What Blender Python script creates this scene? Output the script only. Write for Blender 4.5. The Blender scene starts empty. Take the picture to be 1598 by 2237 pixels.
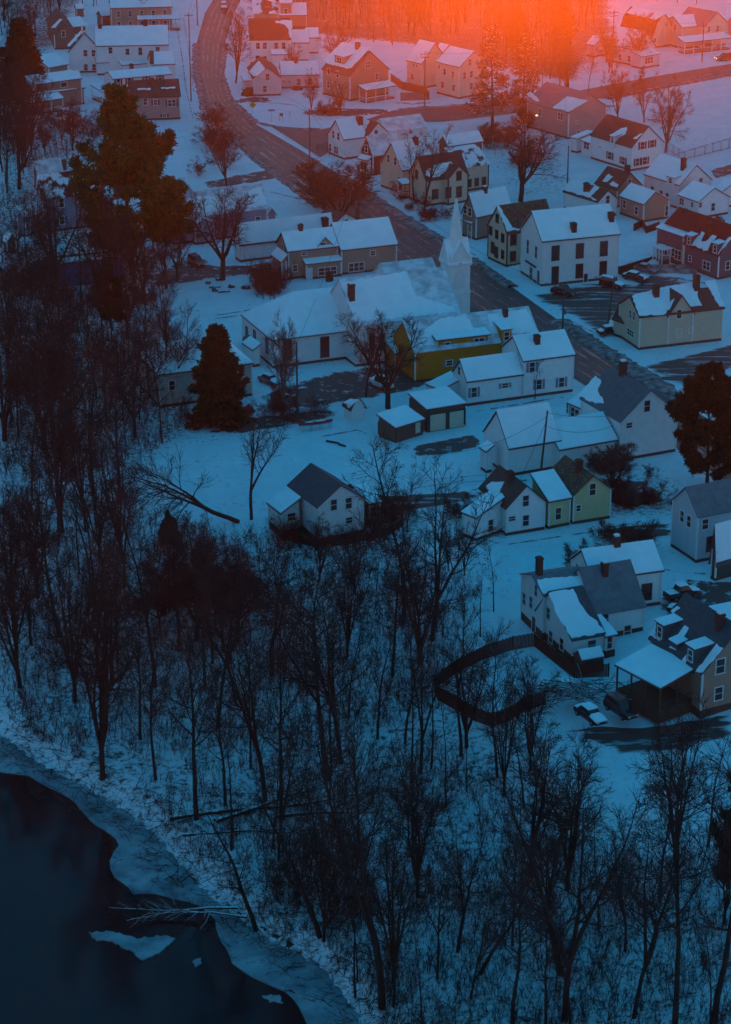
import bpy, math, random
import numpy as np
from mathutils import Vector
R_ = math.radians
S = bpy.context.scene
# ------------------------------------------------------------------ camera
FPX, PITCH, CAMH = 5200.0, 22.0, 118.0
CX, CY = 799.0, 1118.5
cam_d = bpy.data.cameras.new('camera'); cam = bpy.data.objects.new('camera', cam_d)
S.collection.objects.link(cam); S.camera = cam
cam.location = (0, 0, CAMH); cam.rotation_euler = (R_(90 - PITCH), 0, 0)
cam_d.sensor_width = 36; cam_d.sensor_fit = 'AUTO'
cam_d.lens = FPX / 2237 * 36; cam_d.clip_start = 1; cam_d.clip_end = 9000
# ------------------------------------------------------------------ world, sun, exposure
SUN_EL, SUN_AZ = 0.9, 3.0            # low sun beyond the top of the picture, a little right
w = bpy.data.worlds.new('World'); S.world = w; w.use_nodes = True
nt = w.node_tree; bg = nt.nodes['Background']
sky = nt.nodes.new('ShaderNodeTexSky'); sky.sky_type = 'NISHITA'; sky.sun_disc = False
sky.sun_elevation = R_(SUN_EL); sky.sun_rotation = R_(SUN_AZ)
sky.ozone_density = 1.0; sky.dust_density = 0.3; sky.air_density = 1.0
mix = nt.nodes.new('ShaderNodeMix'); mix.data_type = 'RGBA'; mix.blend_type = 'MULTIPLY'
mix.inputs[0].default_value = 1.0; mix.inputs[7].default_value = (0.10, 0.9, 1.5, 1)
nt.links.new(sky.outputs[0], mix.inputs[6]); 
cov = nt.nodes.new('ShaderNodeMix'); cov.data_type = 'RGBA'; cov.inputs[0].default_value = .8
tcw = nt.nodes.new('ShaderNodeTexCoord'); spw = nt.nodes.new('ShaderNodeSeparateXYZ'); nt.links.new(tcw.outputs['Generated'], spw.inputs[0])
rw = nt.nodes.new('ShaderNodeMapRange'); rw.inputs[1].default_value = 0.0; rw.inputs[2].default_value = .48; nt.links.new(spw.outputs[2], rw.inputs[0])
dusk = nt.nodes.new('ShaderNodeMix'); dusk.data_type = 'RGBA'; nt.links.new(rw.outputs[0], dusk.inputs[0])   # dusk: rosy at the horizon, deep blue overhead
dusk.inputs[6].default_value = (1.55, 1.25, 1.55, 1); dusk.inputs[7].default_value = (.004, .72, 1.52, 1); nt.links.new(dusk.outputs[2], cov.inputs[7])
nt.links.new(mix.outputs[2], cov.inputs[6]); nt.links.new(cov.outputs[2], bg.inputs[0])
bg.inputs[1].default_value = 0.15
sd = bpy.data.lights.new('sun', 'SUN'); sun = bpy.data.objects.new('sun', sd); S.collection.objects.link(sun)
sd.energy = 2.0; sd.angle = R_(0.6); sd.color = (1.0, 0.14, 0.006)
sdir = Vector((math.sin(R_(SUN_AZ)) * math.cos(R_(SUN_EL)), math.cos(R_(SUN_AZ)) * math.cos(R_(SUN_EL)), math.sin(R_(SUN_EL))))
sun.rotation_euler = (-sdir).to_track_quat('-Z', 'Y').to_euler()
S.view_settings.view_transform = 'Standard'; S.view_settings.look = 'None'
S.view_settings.exposure = 1.3; S.view_settings.gamma = 1
S.cycles.max_bounces = 5; S.cycles.diffuse_bounces = 2; S.cycles.glossy_bounces = 2
S.cycles.transparent_max_bounces = 12; S.cycles.volume_bounces = 0; S.cycles.caustics_reflective = False
S.cycles.use_denoising = True
# ------------------------------------------------------------------ pixel <-> place
SP, CP = math.sin(R_(PITCH)), math.cos(R_(PITCH))
def ray(px, py):
    a = (px - CX) / FPX; b = -(py - CY) / FPX
    return Vector((a, CP + b * SP, -SP + b * CP))
def G(px, py, z=0.0):
    d = ray(px, py); t = (z - CAMH) / d.z
    return Vector((d.x * t, d.y * t, z))
def proj(P):
    x, y, z = P[0], P[1], P[2] - CAMH
    dep = y * CP - z * SP; up = y * SP + z * CP
    return CX + FPX * x / dep, CY - FPX * up / dep
def ext(P, d, px):                     # distance along d from P until the column px
    k = (px - CX) / FPX
    dP = P[1] * CP - (P[2] - CAMH) * SP; dd = d[1] * CP - d[2] * SP
    return (k * dP - P[0]) / (d[0] - k * dd)
def zat(P, px, py):                    # height where the pixel's ray passes above P
    d = ray(px, py); return CAMH + d.z * P[1] / d.y
def ppm(py, z=0):
    return FPX / ((G(CX, py, z)[1]) * CP + (CAMH - z) * SP) * math.cos(R_(PITCH + math.degrees(math.atan((py - CY) / FPX))))
# ------------------------------------------------------------------ terrain
BANK = [(-400, 1480), (-120, 1560), (0, 1612), (60, 1660), (130, 1700), (230, 1752), (330, 1828), (372, 1880), (450, 1965), (560, 2048), (690, 2115), (800, 2260), (860, 2400)]
BW = np.array([G(x, y, -8.0)[:2] for x, y in BANK])
def pin(px, py, poly):
    c = np.zeros(px.shape, bool); n = len(poly); j = n - 1
    for i in range(n):
        xi, yi = poly[i]; xj, yj = poly[j]
        c ^= ((yi > py) != (yj > py)) & (px < (xj - xi) * (py - yi) / (yj - yi + 1e-12) + xi); j = i
    return c
RIV = [tuple(p) for p in BW] + [(60, 120), (-400, 60), (-400, 300)]
def sm(t): t = np.clip(t, 0, 1); return t * t * (3 - 2 * t)
def hnoise(x, y, seed=0.0):
    return (np.sin(x * .31 + seed + np.sin(y * .23 + seed)) + np.sin(y * .37 - seed * 2 + np.sin(x * .19)) + .5 * np.sin(x * .9 + y * .7 + seed)) / 2.5
def terr(x, y):
    x = np.atleast_1d(np.asarray(x, float)); y = np.atleast_1d(np.asarray(y, float))
    d = np.full(x.shape, 1e9)
    for (a, b), (c, e) in zip(BW[:-1], BW[1:]):
        ux, uy = c - a, e - b; t = np.clip(((x - a) * ux + (y - b) * uy) / (ux * ux + uy * uy), 0, 1)
        d = np.minimum(d, np.hypot(x - a - t * ux, y - b - t * uy))
    ins = pin(x, y, RIV); d = np.where(ins, 0, d)
    z = -8.4 + 1.9 * sm(d / 3.5) + 6.5 * sm(d / 70)
    z += .28 * hnoise(x, y) * sm(d / 8) * sm((60 - d) / 30)
    z += 28 * sm((y - 790) / 150)  # unseen hill added beyond the view to keep low sun off the town
    z += .035 * hnoise(x * 3.1, y * 2.7, 2.0) * sm(d / 8)
    return z
def tz(x, y): return float(terr(x, y)[0])
def GT(px, py):
    z = 0.0
    for _ in range(12):
        P = G(px, py, z); z = .5 * z + .5 * tz(P[0], P[1])
    P = G(px, py, z); return Vector((P[0], P[1], tz(P[0], P[1])))
# ------------------------------------------------------------------ materials
MAT = {}
def N(nt, t, **k):
    n = nt.nodes.new(t)
    for a, b in k.items():
        try: setattr(n, a, b)
        except Exception: pass
    return n
def mat(name, c1, c2=None, scale=3.0, lo=.4, hi=.6, rough=.85, stretch=(1, 1, 1), bump=0.0, bscale=None, spec=.3, metal=0, c3=None, snow=None, detail=5, emit=0):
    if name in MAT: return MAT[name]
    m = bpy.data.materials.new(name); m.use_nodes = True; nt = m.node_tree; b = nt.nodes['Principled BSDF']
    b.inputs['Roughness'].default_value = rough; b.inputs['Specular IOR Level'].default_value = spec; b.inputs['Metallic'].default_value = metal
    geo = N(nt, 'ShaderNodeNewGeometry'); mp = N(nt, 'ShaderNodeMapping'); mp.inputs['Scale'].default_value = stretch
    nt.links.new(geo.outputs['Position'], mp.inputs[0])
    def noise(sc, de=detail):
        n = N(nt, 'ShaderNodeTexNoise'); n.inputs['Scale'].default_value = sc; n.inputs['Detail'].default_value = de; n.inputs['Roughness'].default_value = .6
        nt.links.new(mp.outputs[0], n.inputs['Vector']); return n
    col = None
    if c2 is not None:
        n = noise(scale); r = N(nt, 'ShaderNodeMapRange'); r.inputs[1].default_value = lo; r.inputs[2].default_value = hi
        nt.links.new(n.outputs['Fac'], r.inputs[0])
        mx = N(nt, 'ShaderNodeMix', data_type='RGBA'); mx.inputs[6].default_value = (*c1, 1); mx.inputs[7].default_value = (*c2, 1)
        nt.links.new(r.outputs[0], mx.inputs[0]); col = mx.outputs[2]
        if c3 is not None:
            n2 = noise(scale * 4.3); r2 = N(nt, 'ShaderNodeMapRange'); r2.inputs[1].default_value = .55; r2.inputs[2].default_value = .75
            nt.links.new(n2.outputs['Fac'], r2.inputs[0]); m2 = N(nt, 'ShaderNodeMix', data_type='RGBA')
            nt.links.new(r2.outputs[0], m2.inputs[0]); nt.links.new(col, m2.inputs[6]); m2.inputs[7].default_value = (*c3, 1); col = m2.outputs[2]
    if snow is not None:                # snow lying on upward faces
        sp = N(nt, 'ShaderNodeSeparateXYZ'); nt.links.new(geo.outputs['Normal'], sp.inputs[0])
        n3 = noise(2.0); ad = N(nt, 'ShaderNodeMath', operation='ADD'); nt.links.new(sp.outputs[2], ad.inputs[0]); nt.links.new(n3.outputs['Fac'], ad.inputs[1])
        r3 = N(nt, 'ShaderNodeMapRange'); r3.inputs[1].default_value = snow; r3.inputs[2].default_value = snow + .12; nt.links.new(ad.outputs[0], r3.inputs[0])
        m3 = N(nt, 'ShaderNodeMix', data_type='RGBA'); nt.links.new(r3.outputs[0], m3.inputs[0])
        if col: nt.links.new(col, m3.inputs[6])
        else: m3.inputs[6].default_value = (*c1, 1)
        m3.inputs[7].default_value = (.78, .80, .83, 1); col = m3.outputs[2]
    if col: nt.links.new(col, b.inputs['Base Color'])
    else: b.inputs['Base Color'].default_value = (*c1, 1)
    if bump:
        nb = noise(bscale or scale * 3); bp = N(nt, 'ShaderNodeBump'); bp.inputs['Strength'].default_value = bump; bp.inputs['Distance'].default_value = .2
        nt.links.new(nb.outputs['Fac'], bp.inputs['Height']); nt.links.new(bp.outputs[0], b.inputs['Normal'])
    if emit:
        b.inputs['Emission Color'].default_value = (*c1, 1); b.inputs['Emission Strength'].default_value = emit
    MAT[name] = m; return m
def siding(name, c, grime=.82):       # clapboards: courses, board tone and weathering
    if name in MAT: return MAT[name]
    m = mat(name, c, tuple(x * grime for x in c), scale=.9, lo=.35, hi=.7, rough=.7, c3=tuple(x * .72 for x in c))
    nt = m.node_tree; b = nt.nodes['Principled BSDF']; geo = N(nt, 'ShaderNodeNewGeometry')
    wv = N(nt, 'ShaderNodeTexWave', bands_direction='Z', wave_profile='SAW'); wv.inputs['Scale'].default_value = 2.2; wv.inputs['Distortion'].default_value = .15
    nt.links.new(geo.outputs['Position'], wv.inputs['Vector'])
    bp = N(nt, 'ShaderNodeBump'); bp.inputs['Strength'].default_value = .5; bp.inputs['Distance'].default_value = .04
    nt.links.new(wv.outputs['Fac'], bp.inputs['Height']); nt.links.new(bp.outputs[0], b.inputs['Normal'])
    return m
SNOWC = (.80, .82, .85)
mat('snow', SNOWC, (.70, .73, .78), scale=.35, lo=.35, hi=.75, rough=.6, bump=.25, bscale=2.5, spec=.2)
mat('roof_snow', (.90, .91, .93), (.80, .82, .85), scale=.5, lo=.3, hi=.7, rough=.6, bump=.15, bscale=3, spec=.2)
for k, c in dict(white=(.84, .83, .81), cream=(.74, .58, .42), beige=(.62, .52, .38), tan=(.42, .25, .18), greytan=(.30, .20, .16), pinkish=(.50, .28, .25), greyblue=(.22, .25, .33),
                 darkgrey=(.10, .095, .11), red=(.20, .025, .02), green=(.03, .07, .06), paleblue=(.50, .56, .60), yellow=(.80, .20, .016), lemon=(.66, .56, .30), brown=(.11, .075, .055),
                 olive=(.25, .19, .15), palegreen=(.40, .46, .42), barnred=(.13, .03, .025), lav=(.60, .58, .60), umber=(.15, .11, .08)).items():
    siding('wall_' + k, c, .9)
mat('shingle', (.060, .062, .075), (.085, .088, .10), scale=2.5, rough=.9)
mat('shingle_grey', (.13, .135, .15), (.19, .20, .22), scale=1.2, lo=.3, hi=.7, rough=.9)
mat('shingle_brown', (.075, .040, .034), (.10, .06, .05), scale=2.0, rough=.9)
mat('shingle_red', (.16, .022, .018), (.10, .02, .018), scale=2.0, rough=.9)
mat('rust', (.16, .055, .022), (.07, .035, .028), scale=.8, lo=.4, hi=.6, rough=.75, c3=(.35, .30, .28))
mat('patchy', (.075, .038, .032), SNOWC, scale=.42, lo=.47, hi=.53, rough=.8, detail=7)
mat('patchy_red', (.15, .02, .018), SNOWC, scale=.50, lo=.46, hi=.52, rough=.8, detail=8)
mat('thin_snow', (.36, .37, .40), (.74, .76, .79), scale=.5, lo=.34, hi=.60, rough=.7, stretch=(1, 1, 1.6), detail=8)
mat('brick', (.13, .045, .035), (.08, .035, .028), scale=6, rough=.9)
mat('foundation', (.14, .055, .04), (.09, .045, .035), scale=4, rough=.9)
mat('trim', (.70, .70, .68), rough=.6); mat('trim_dark', (.035, .028, .026), rough=.6)
mat('pane', (.020, .016, .018), (.05, .03, .03), scale=1.3, lo=.4, hi=.7, rough=.12, spec=.5)
mat('shutter_blue', (.16, .22, .27), rough=.6); mat('shutter_black', (.02, .02, .022), rough=.6); mat('shutter_wine', (.12, .03, .04), rough=.6)
mat('door_dark', (.05, .025, .02), rough=.5); mat('door_light', (.62, .62, .62), rough=.5)
mat('metal', (.25, .26, .27), rough=.4, metal=.7); mat('wood', (.10, .065, .045), (.06, .04, .03), scale=5, rough=.9)
mat('wood_red', (.10, .028, .018), (.055, .02, .015), scale=3, rough=.9)
mat('pole_wood', (.11, .085, .07), (.07, .05, .045), scale=4, rough=.9)
mat('wire', (.02, .02, .02), rough=.6)
mat('bark', (.036, .026, .024), (.020, .014, .013), scale=3, rough=.95, stretch=(1, 1, .3), bump=.5)
mat('bark_pale', (.16, .12, .10), (.08, .06, .055), scale=3, rough=.95, stretch=(1, 1, .3))
mat('twig', (.046, .030, .030), (.028, .020, .020), scale=.6, rough=.95)
mat('twig_red', (.075, .038, .036), (.045, .028, .026), scale=.6, rough=.95)
mat('twig_pale', (.12, .075, .07), (.08, .055, .05), scale=.6, rough=.95)
mat('bark_snow', (.05, .034, .03), (.028, .018, .016), scale=3, rough=.9, snow=1.12)
mat('needle_gold', (.085, .10, .018), (.022, .050, .014), scale=.35, lo=.35, hi=.65, rough=.8)
mat('needle_dark', (.006, .030, .010), (.004, .018, .007), scale=.5, rough=.8)
mat('needle_brown', (.045, .028, .020), (.028, .020, .015), scale=.4, rough=.9)
mat('needle_snow', (.025, .035, .02), (.02, .026, .016), scale=.5, rough=.8, snow=1.32)
mat('leaf_brown', (.085, .042, .028), (.05, .028, .02), scale=.6, rough=.9)
def noisy_alpha(name, c1, c2, sc=.8, thr=.0, wet=.7, stretch=(1, 1, 1), rot=0):
    m = bpy.data.materials.new(name); m.use_nodes = True; nt = m.node_tree; b = nt.nodes['Principled BSDF']; out = nt.nodes['Material Output']
    geo = N(nt, 'ShaderNodeNewGeometry'); mp = N(nt, 'ShaderNodeMapping'); mp.inputs['Scale'].default_value = stretch; mp.inputs['Rotation'].default_value = (0, 0, R_(rot))
    nt.links.new(geo.outputs['Position'], mp.inputs[0])
    n = N(nt, 'ShaderNodeTexNoise'); n.inputs['Scale'].default_value = sc; n.inputs['Detail'].default_value = 8; n.inputs['Roughness'].default_value = .65
    n2 = N(nt, 'ShaderNodeTexNoise'); n2.inputs['Scale'].default_value = sc * 1.7; n2.inputs['Detail'].default_value = 6
    nt.links.new(mp.outputs[0], n.inputs['Vector']); nt.links.new(mp.outputs[0], n2.inputs['Vector'])
    mx = N(nt, 'ShaderNodeMix', data_type='RGBA'); mx.inputs[6].default_value = (*c1, 1); mx.inputs[7].default_value = (*c2, 1)
    nt.links.new(n2.outputs['Fac'], mx.inputs[0]); nt.links.new(mx.outputs[2], b.inputs['Base Color']); b.inputs['Roughness'].default_value = wet
    at = N(nt, 'ShaderNodeAttribute'); at.attribute_name = 'cover'
    ad = N(nt, 'ShaderNodeMath', operation='ADD'); nt.links.new(at.outputs['Fac'], ad.inputs[0]); nt.links.new(n.outputs['Fac'], ad.inputs[1])
    r = N(nt, 'ShaderNodeMapRange'); r.inputs[1].default_value = .76 + thr; r.inputs[2].default_value = .88 + thr; nt.links.new(ad.outputs[0], r.inputs[0])
    tr = N(nt, 'ShaderNodeBsdfTransparent'); ms = N(nt, 'ShaderNodeMixShader')
    nt.links.new(r.outputs[0], ms.inputs[0]); nt.links.new(tr.outputs[0], ms.inputs[1]); nt.links.new(b.outputs[0], ms.inputs[2]); nt.links.new(ms.outputs[0], out.inputs[0])
    MAT[name] = m; return m
noisy_alpha('mud', (.10, .055, .045), (.05, .03, .03), sc=.55)
noisy_alpha('mud_tracks', (.11, .06, .05), (.05, .032, .03), sc=.5, stretch=(.22, 1.6, 1), rot=-28, thr=.02)
noisy_alpha('slush', (.30, .22, .20), (.14, .10, .10), sc=.7, thr=.02)
m_ = bpy.data.materials.new('lit_lamp'); m_.use_nodes = True; b_ = m_.node_tree.nodes['Principled BSDF']; b_.inputs['Emission Color'].default_value = (1, .72, .3, 1); b_.inputs['Emission Strength'].default_value = 1.6; MAT['lit_lamp'] = m_
# ------------------------------------------------------------------ mesh helpers
COL = S.collection
def link_mesh(name, V, F, m, parent=None, loc=None, smooth=False, mats=None, mi=None):
    me = bpy.data.meshes.new(name)
    me.from_pydata([tuple(v) for v in V], [], F)
    if mats:
        for a in mats: me.materials.append(MAT[a])
        if mi is not None: me.polygons.foreach_set('material_index', mi)
    else: me.materials.append(MAT[m] if isinstance(m, str) else m)
    if smooth: me.polygons.foreach_set('use_smooth', [True] * len(me.polygons))
    me.update()
    o = bpy.data.objects.new(name, me); COL.objects.link(o)
    if parent: o.parent = parent
    if loc is not None: o.location = loc
    return o
def empty(name, loc, label, cat, group=None):
    o = bpy.data.objects.new(name, None); COL.objects.link(o); o.location = loc
    o['label'] = label; o['category'] = cat
    if group: o['group'] = group
    return o
def tag(o, label, cat, group=None):
    o['label'] = label; o['category'] = cat
    if group: o['group'] = group
    return o
class MB:
    def __init__(s): s.V = []; s.F = []
    def prism(s, poly, dz1, dz2):      # polygon (3D) swept vertically
        n = len(s.V); k = len(poly)
        for p in poly: s.V.append((p[0], p[1], p[2] + dz1))
        for p in poly: s.V.append((p[0], p[1], p[2] + dz2))
        s.F.append([n + i for i in range(k)][::-1]); s.F.append([n + k + i for i in range(k)])
        for i in range(k): j = (i + 1) % k; s.F.append([n + i, n + j, n + k + j, n + k + i])
    def sweep(s, poly, d):             # polygon (3D) swept along vector d
        n = len(s.V); k = len(poly)
        for p in poly: s.V.append(tuple(p))
        for p in poly: s.V.append((p[0] + d[0], p[1] + d[1], p[2] + d[2]))
        s.F.append([n + i for i in range(k)][::-1]); s.F.append([n + k + i for i in range(k)])
        for i in range(k): j = (i + 1) % k; s.F.append([n + i, n + j, n + k + j, n + k + i])
    def box(s, c, a, b, la, lb, z0, z1):   # centred c, axes a b, lengths la lb
        p = [c + a * (la / 2 * i) + b * (lb / 2 * j) for i, j in ((-1, -1), (1, -1), (1, 1), (-1, 1))]
        s.prism([(q[0], q[1], 0) for q in p], z0, z1)
    def tube(s, pts, rad, n=5):
        base = len(s.V); pts = [Vector(p) for p in pts]; k = len(pts)
        for i, p in enumerate(pts):
            t = (pts[min(i + 1, k - 1)] - pts[max(i - 1, 0)]).normalized()
            a = t.cross(Vector((.13, .37, .92))) if abs(t.z) < .9 else t.cross(Vector((1, 0, 0))); a.normalize(); b = t.cross(a)
            r = rad[i] if isinstance(rad, (list, tuple)) else rad
            for q in range(n):
                an = 2 * math.pi * q / n; s.V.append(tuple(p + a * (math.cos(an) * r) + b * (math.sin(an) * r)))
        for i in range(k - 1):
            for q in range(n):
                q2 = (q + 1) % n; s.F.append([base + i * n + q, base + i * n + q2, base + (i + 1) * n + q2, base + (i + 1) * n + q])
        s.F.append([base + q for q in range(n)][::-1]); s.F.append([base + (k - 1) * n + q for q in range(n)])
    def build(s, name, m, parent=None, org=None, smooth=False):
        V = s.V
        if org is not None: V = [(p[0] - org[0], p[1] - org[1], p[2] - org[2]) for p in V]
        return link_mesh(name, V, s.F, m, parent, None, smooth)
UP = Vector((0, 0, 1))
# ------------------------------------------------------------------ ground, water, roads
def axis(lo, hi, st, far):
    a = list(np.arange(lo, hi + st, st)); out = []; x = lo; s = st
    while x > -far: s *= 1.6; x -= s; out.append(x)
    b = []; x = hi; s = st
    while x < far: s *= 1.6; x += s; b.append(x)
    return np.array(out[::-1] + a + b)
gx = axis(-125, 125, 1.25, 3000); gy = axis(190, 760, 1.5, 6000)
XX, YY = np.meshgrid(gx, gy); ZZ = terr(XX.ravel(), YY.ravel())
VV = np.stack([XX.ravel(), YY.ravel(), ZZ], 1); nx, ny = len(gx), len(gy)
ii = (np.arange(ny - 1)[:, None] * nx + np.arange(nx - 1)[None, :]).ravel()
FF = np.stack([ii, ii + 1, ii + nx + 1, ii + nx], 1)
me = bpy.data.meshes.new('ground'); me.from_pydata(VV.tolist(), [], FF.tolist()); me.polygons.foreach_set('use_smooth', [True] * len(me.polygons))
gm = mat('ground_snow', (.75, .77, .80), (.62, .65, .70), scale=.22, lo=.35, hi=.8, rough=.7, bump=.9, bscale=.9, spec=.15, c3=(.62, .63, .67))
me.materials.append(gm); go = bpy.data.objects.new('ground', me); COL.objects.link(go); go['kind'] = 'structure'
# leaf litter, twigs and soil showing through the snow: dense in the woods, sparse in the yards
LIT = [([(0, 640), (330, 650), (430, 860), (420, 960), (300, 1010), (0, 1060)], .13), ([(0, 1060), (200, 1100), (420, 1170), (600, 1190), (900, 1180), (1060, 1290), (950, 1420), (960, 1560), (1100, 1620), (1330, 1700), (1330, 1780), (1620, 1760), (1620, 2500), (0, 2500)], .095),
       ([(500, -200), (1330, -200), (1330, 60), (1250, 180), (900, 95), (560, 60)], .30), ([(0, -200), (240, -100), (110, 110), (0, 140)], .2), ([(0, 240), (330, 280), (380, 600), (0, 640)], .13), ([(1040, 270), (1240, 250), (1230, 420), (1120, 430)], .10), ([(250, 1180), (860, 1190), (900, 1330), (300, 1400)], .10), ([(1300, 1040), (1460, 1050), (1460, 1120), (1310, 1130)], .14), ([(590, 1140), (880, 1110), (860, 1200), (600, 1210)], .16)]
LV = np.zeros(len(VV))
yy_ = VV[:, 1] * CP - (VV[:, 2] - CAMH) * SP; ux_ = CX + FPX * VV[:, 0] / yy_; uy_ = CY - FPX * (VV[:, 1] * SP + (VV[:, 2] - CAMH) * CP) / yy_
for pl_, a_ in LIT: LV = np.maximum(LV, pin(ux_, uy_, pl_) * a_)
LG = LV.reshape(ny, nx)
for _ in range(3): LG = (LG + np.roll(LG, 1, 0) + np.roll(LG, -1, 0) + np.roll(LG, 1, 1) + np.roll(LG, -1, 1)) / 5
at0 = me.attributes.new('litter', 'FLOAT', 'POINT'); at0.data.foreach_set('value', LG.ravel())
def ground_litter():
    nt = gm.node_tree; b = nt.nodes['Principled BSDF']; src = b.inputs['Base Color'].links[0].from_socket
    geo = N(nt, 'ShaderNodeNewGeometry'); at_ = N(nt, 'ShaderNodeAttribute'); at_.attribute_name = 'litter'
    n1 = N(nt, 'ShaderNodeTexNoise'); n1.inputs['Scale'].default_value = 1.3; n1.inputs['Detail'].default_value = 9; n1.inputs['Roughness'].default_value = .72; nt.links.new(geo.outputs['Position'], n1.inputs['Vector'])
    n2 = N(nt, 'ShaderNodeTexNoise'); n2.inputs['Scale'].default_value = .16; n2.inputs['Detail'].default_value = 3; nt.links.new(geo.outputs['Position'], n2.inputs['Vector'])
    m1 = N(nt, 'ShaderNodeMath', operation='ADD'); nt.links.new(n1.outputs['Fac'], m1.inputs[0]); nt.links.new(at_.outputs['Fac'], m1.inputs[1])
    m2 = N(nt, 'ShaderNodeMath', operation='MULTIPLY_ADD'); nt.links.new(n2.outputs['Fac'], m2.inputs[0]); m2.inputs[1].default_value = .25; nt.links.new(m1.outputs[0], m2.inputs[2])
    r = N(nt, 'ShaderNodeMapRange'); r.inputs[1].default_value = .715; r.inputs[2].default_value = .86; nt.links.new(m2.outputs[0], r.inputs[0])
    mx = N(nt, 'ShaderNodeMix', data_type='RGBA'); nt.links.new(r.outputs[0], mx.inputs[0]); nt.links.new(src, mx.inputs[6]); mx.inputs[7].default_value = (.10, .065, .055, 1); nt.links.new(mx.outputs[2], b.inputs['Base Color'])
ground_litter()
def ico(px, py): return G(px, py, -8.12)
# leaf litter on the slope: attribute-free noise in the ground itself
def sheet(name, poly_px, m, z=.03, fade=True, n=9, kind='structure', terrain=True, cov=.41):
    P = [GT(x, y) if terrain else G(x, y, z) for x, y in poly_px]
    # densify border
    B = []
    for i in range(len(P)):
        a, b = P[i], P[(i + 1) % len(P)]; L = (b - a).length; k = max(1, int(L / 2.0))
        for j in range(k): B.append(a + (b - a) * (j / k))
    c = sum(B, Vector()) / len(B); V = []; F = []; A = []
    rings = [1, .93, .85, .72, .55, .35, .15]
    for ri, r in enumerate(rings):
        for p in B:
            q = c + (p - c) * r; zz = tz(q.x, q.y) + z if terrain else z
            V.append((q.x, q.y, zz)); A.append(min(1, (1 - r) * 5) * cov)
    k = len(B)
    for ri in range(len(rings) - 1):
        for j in range(k):
            j2 = (j + 1) % k; F.append([ri * k + j, ri * k + j2, (ri + 1) * k + j2, (ri + 1) * k + j])
    V.append((c.x, c.y, (tz(c.x, c.y) + z) if terrain else z)); A.append(cov)
    for j in range(k): F.append([(len(rings) - 1) * k + j, (len(rings) - 1) * k + (j + 1) % k, len(V) - 1])
    o = link_mesh(name, V, F, m, smooth=True); o['kind'] = kind
    at = o.data.attributes.new('cover', 'FLOAT', 'POINT'); at.data.foreach_set('value', A)
    return o
def strip(name, L, Rr, m, z=.05, cross=6, edge=.25, crown=.0):
    V = []; F = []; A = []; rows = []
    for i in range(len(L) - 1):
        a0, a1 = GT(*L[i]), GT(*L[i + 1]); b0, b1 = GT(*Rr[i]), GT(*Rr[i + 1])
        k = max(1, int(max((a1 - a0).length, (b1 - b0).length) / 3))
        for j in range(k): t = j / k; rows.append((a0 + (a1 - a0) * t, b0 + (b1 - b0) * t))
    rows.append((GT(*L[-1]), GT(*Rr[-1])))
    for a, b in rows:
        for q in range(cross + 1):
            t = q / cross; p = a + (b - a) * t; V.append((p.x, p.y, max(tz(p.x, p.y), -.05) + z)); A.append(edge if q in (0, cross) else 1.0)
    n = cross + 1
    for i in range(len(rows) - 1):
        for q in range(cross): F.append([i * n + q, i * n + q + 1, (i + 1) * n + q + 1, (i + 1) * n + q])
    o = link_mesh(name, V, F, m, smooth=True); o['kind'] = 'structure'
    at = o.data.attributes.new('cover', 'FLOAT', 'POINT'); at.data.foreach_set('value', A); return o
asp = mat('asphalt', (.055, .041, .039), (.085, .066, .062), scale=.5, lo=.35, hi=.7, rough=.55, stretch=(1, .4, 1), bump=.2, bscale=3, c3=(.13, .11, .11))
RL = [(484, -30), (448, 30), (430, 95), (430, 160), (446, 225), (492, 290), (560, 350), (640, 410), (700, 455), (780, 510), (870, 575), (960, 640), (1060, 705), (1180, 780), (1290, 850), (1400, 925), (1560, 1035), (1800, 1200)]
RR = [(540, -30), (512, 30), (492, 95), (484, 160), (502, 215), (560, 272), (660, 330), (745, 385), (820, 435), (890, 480), (965, 525), (1040, 572), (1120, 628), (1220, 700), (1330, 775), (1440, 845), (1598, 950), (1840, 1110)]
strip('road', RL, RR, 'asphalt', z=.07)
SL = [(590, 275), (700, 284), (800, 262), (860, 242), (960, 236), (1080, 226), (1200, 212), (1323, 188), (1450, 164), (1598, 140), (1750, 115)]
SR = [(700, 345), (735, 322), (810, 290), (870, 268), (970, 266), (1080, 254), (1200, 238), (1323, 214), (1450, 188), (1598, 161), (1750, 136)]
strip('side_street', SL, SR, 'asphalt', z=.10)
def frac(t): return [(a[0] + (b[0] - a[0]) * t, a[1] + (b[1] - a[1]) * t) for a, b in zip(RL, RR)]
noisy_alpha('wet_track', (.045, .035, .034), (.09, .07, .065), sc=.35, thr=-.12, stretch=(.6, .6, 1), wet=.3)
noisy_alpha('salt', (.20, .16, .16), (.12, .10, .10), sc=.4, thr=.03, wet=.8)
for a_, b_, m_, e_, z_ in ((.0, .16, 'salt', .42, .076), (.84, 1.0, 'salt', .42, .076), (.2, .3, 'wet_track', .2, .079), (.38, .46, 'wet_track', .2, .079), (.56, .64, 'wet_track', .2, .079), (.72, .82, 'wet_track', .2, .079), (.46, .56, 'salt', .2, .076)):
    o_ = strip('road_slush' if m_ == 'salt' else 'wheel_track', frac(a_), frac(b_), m_, z=z_, cross=2, edge=e_ - .2)
    at_ = o_.data.attributes['cover']; n_ = len(o_.data.vertices); v_ = np.zeros(n_); at_.data.foreach_get('value', v_); v_[v_ > .9] = .30; at_.data.foreach_set('value', v_)
rnd = random.Random(5)
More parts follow.
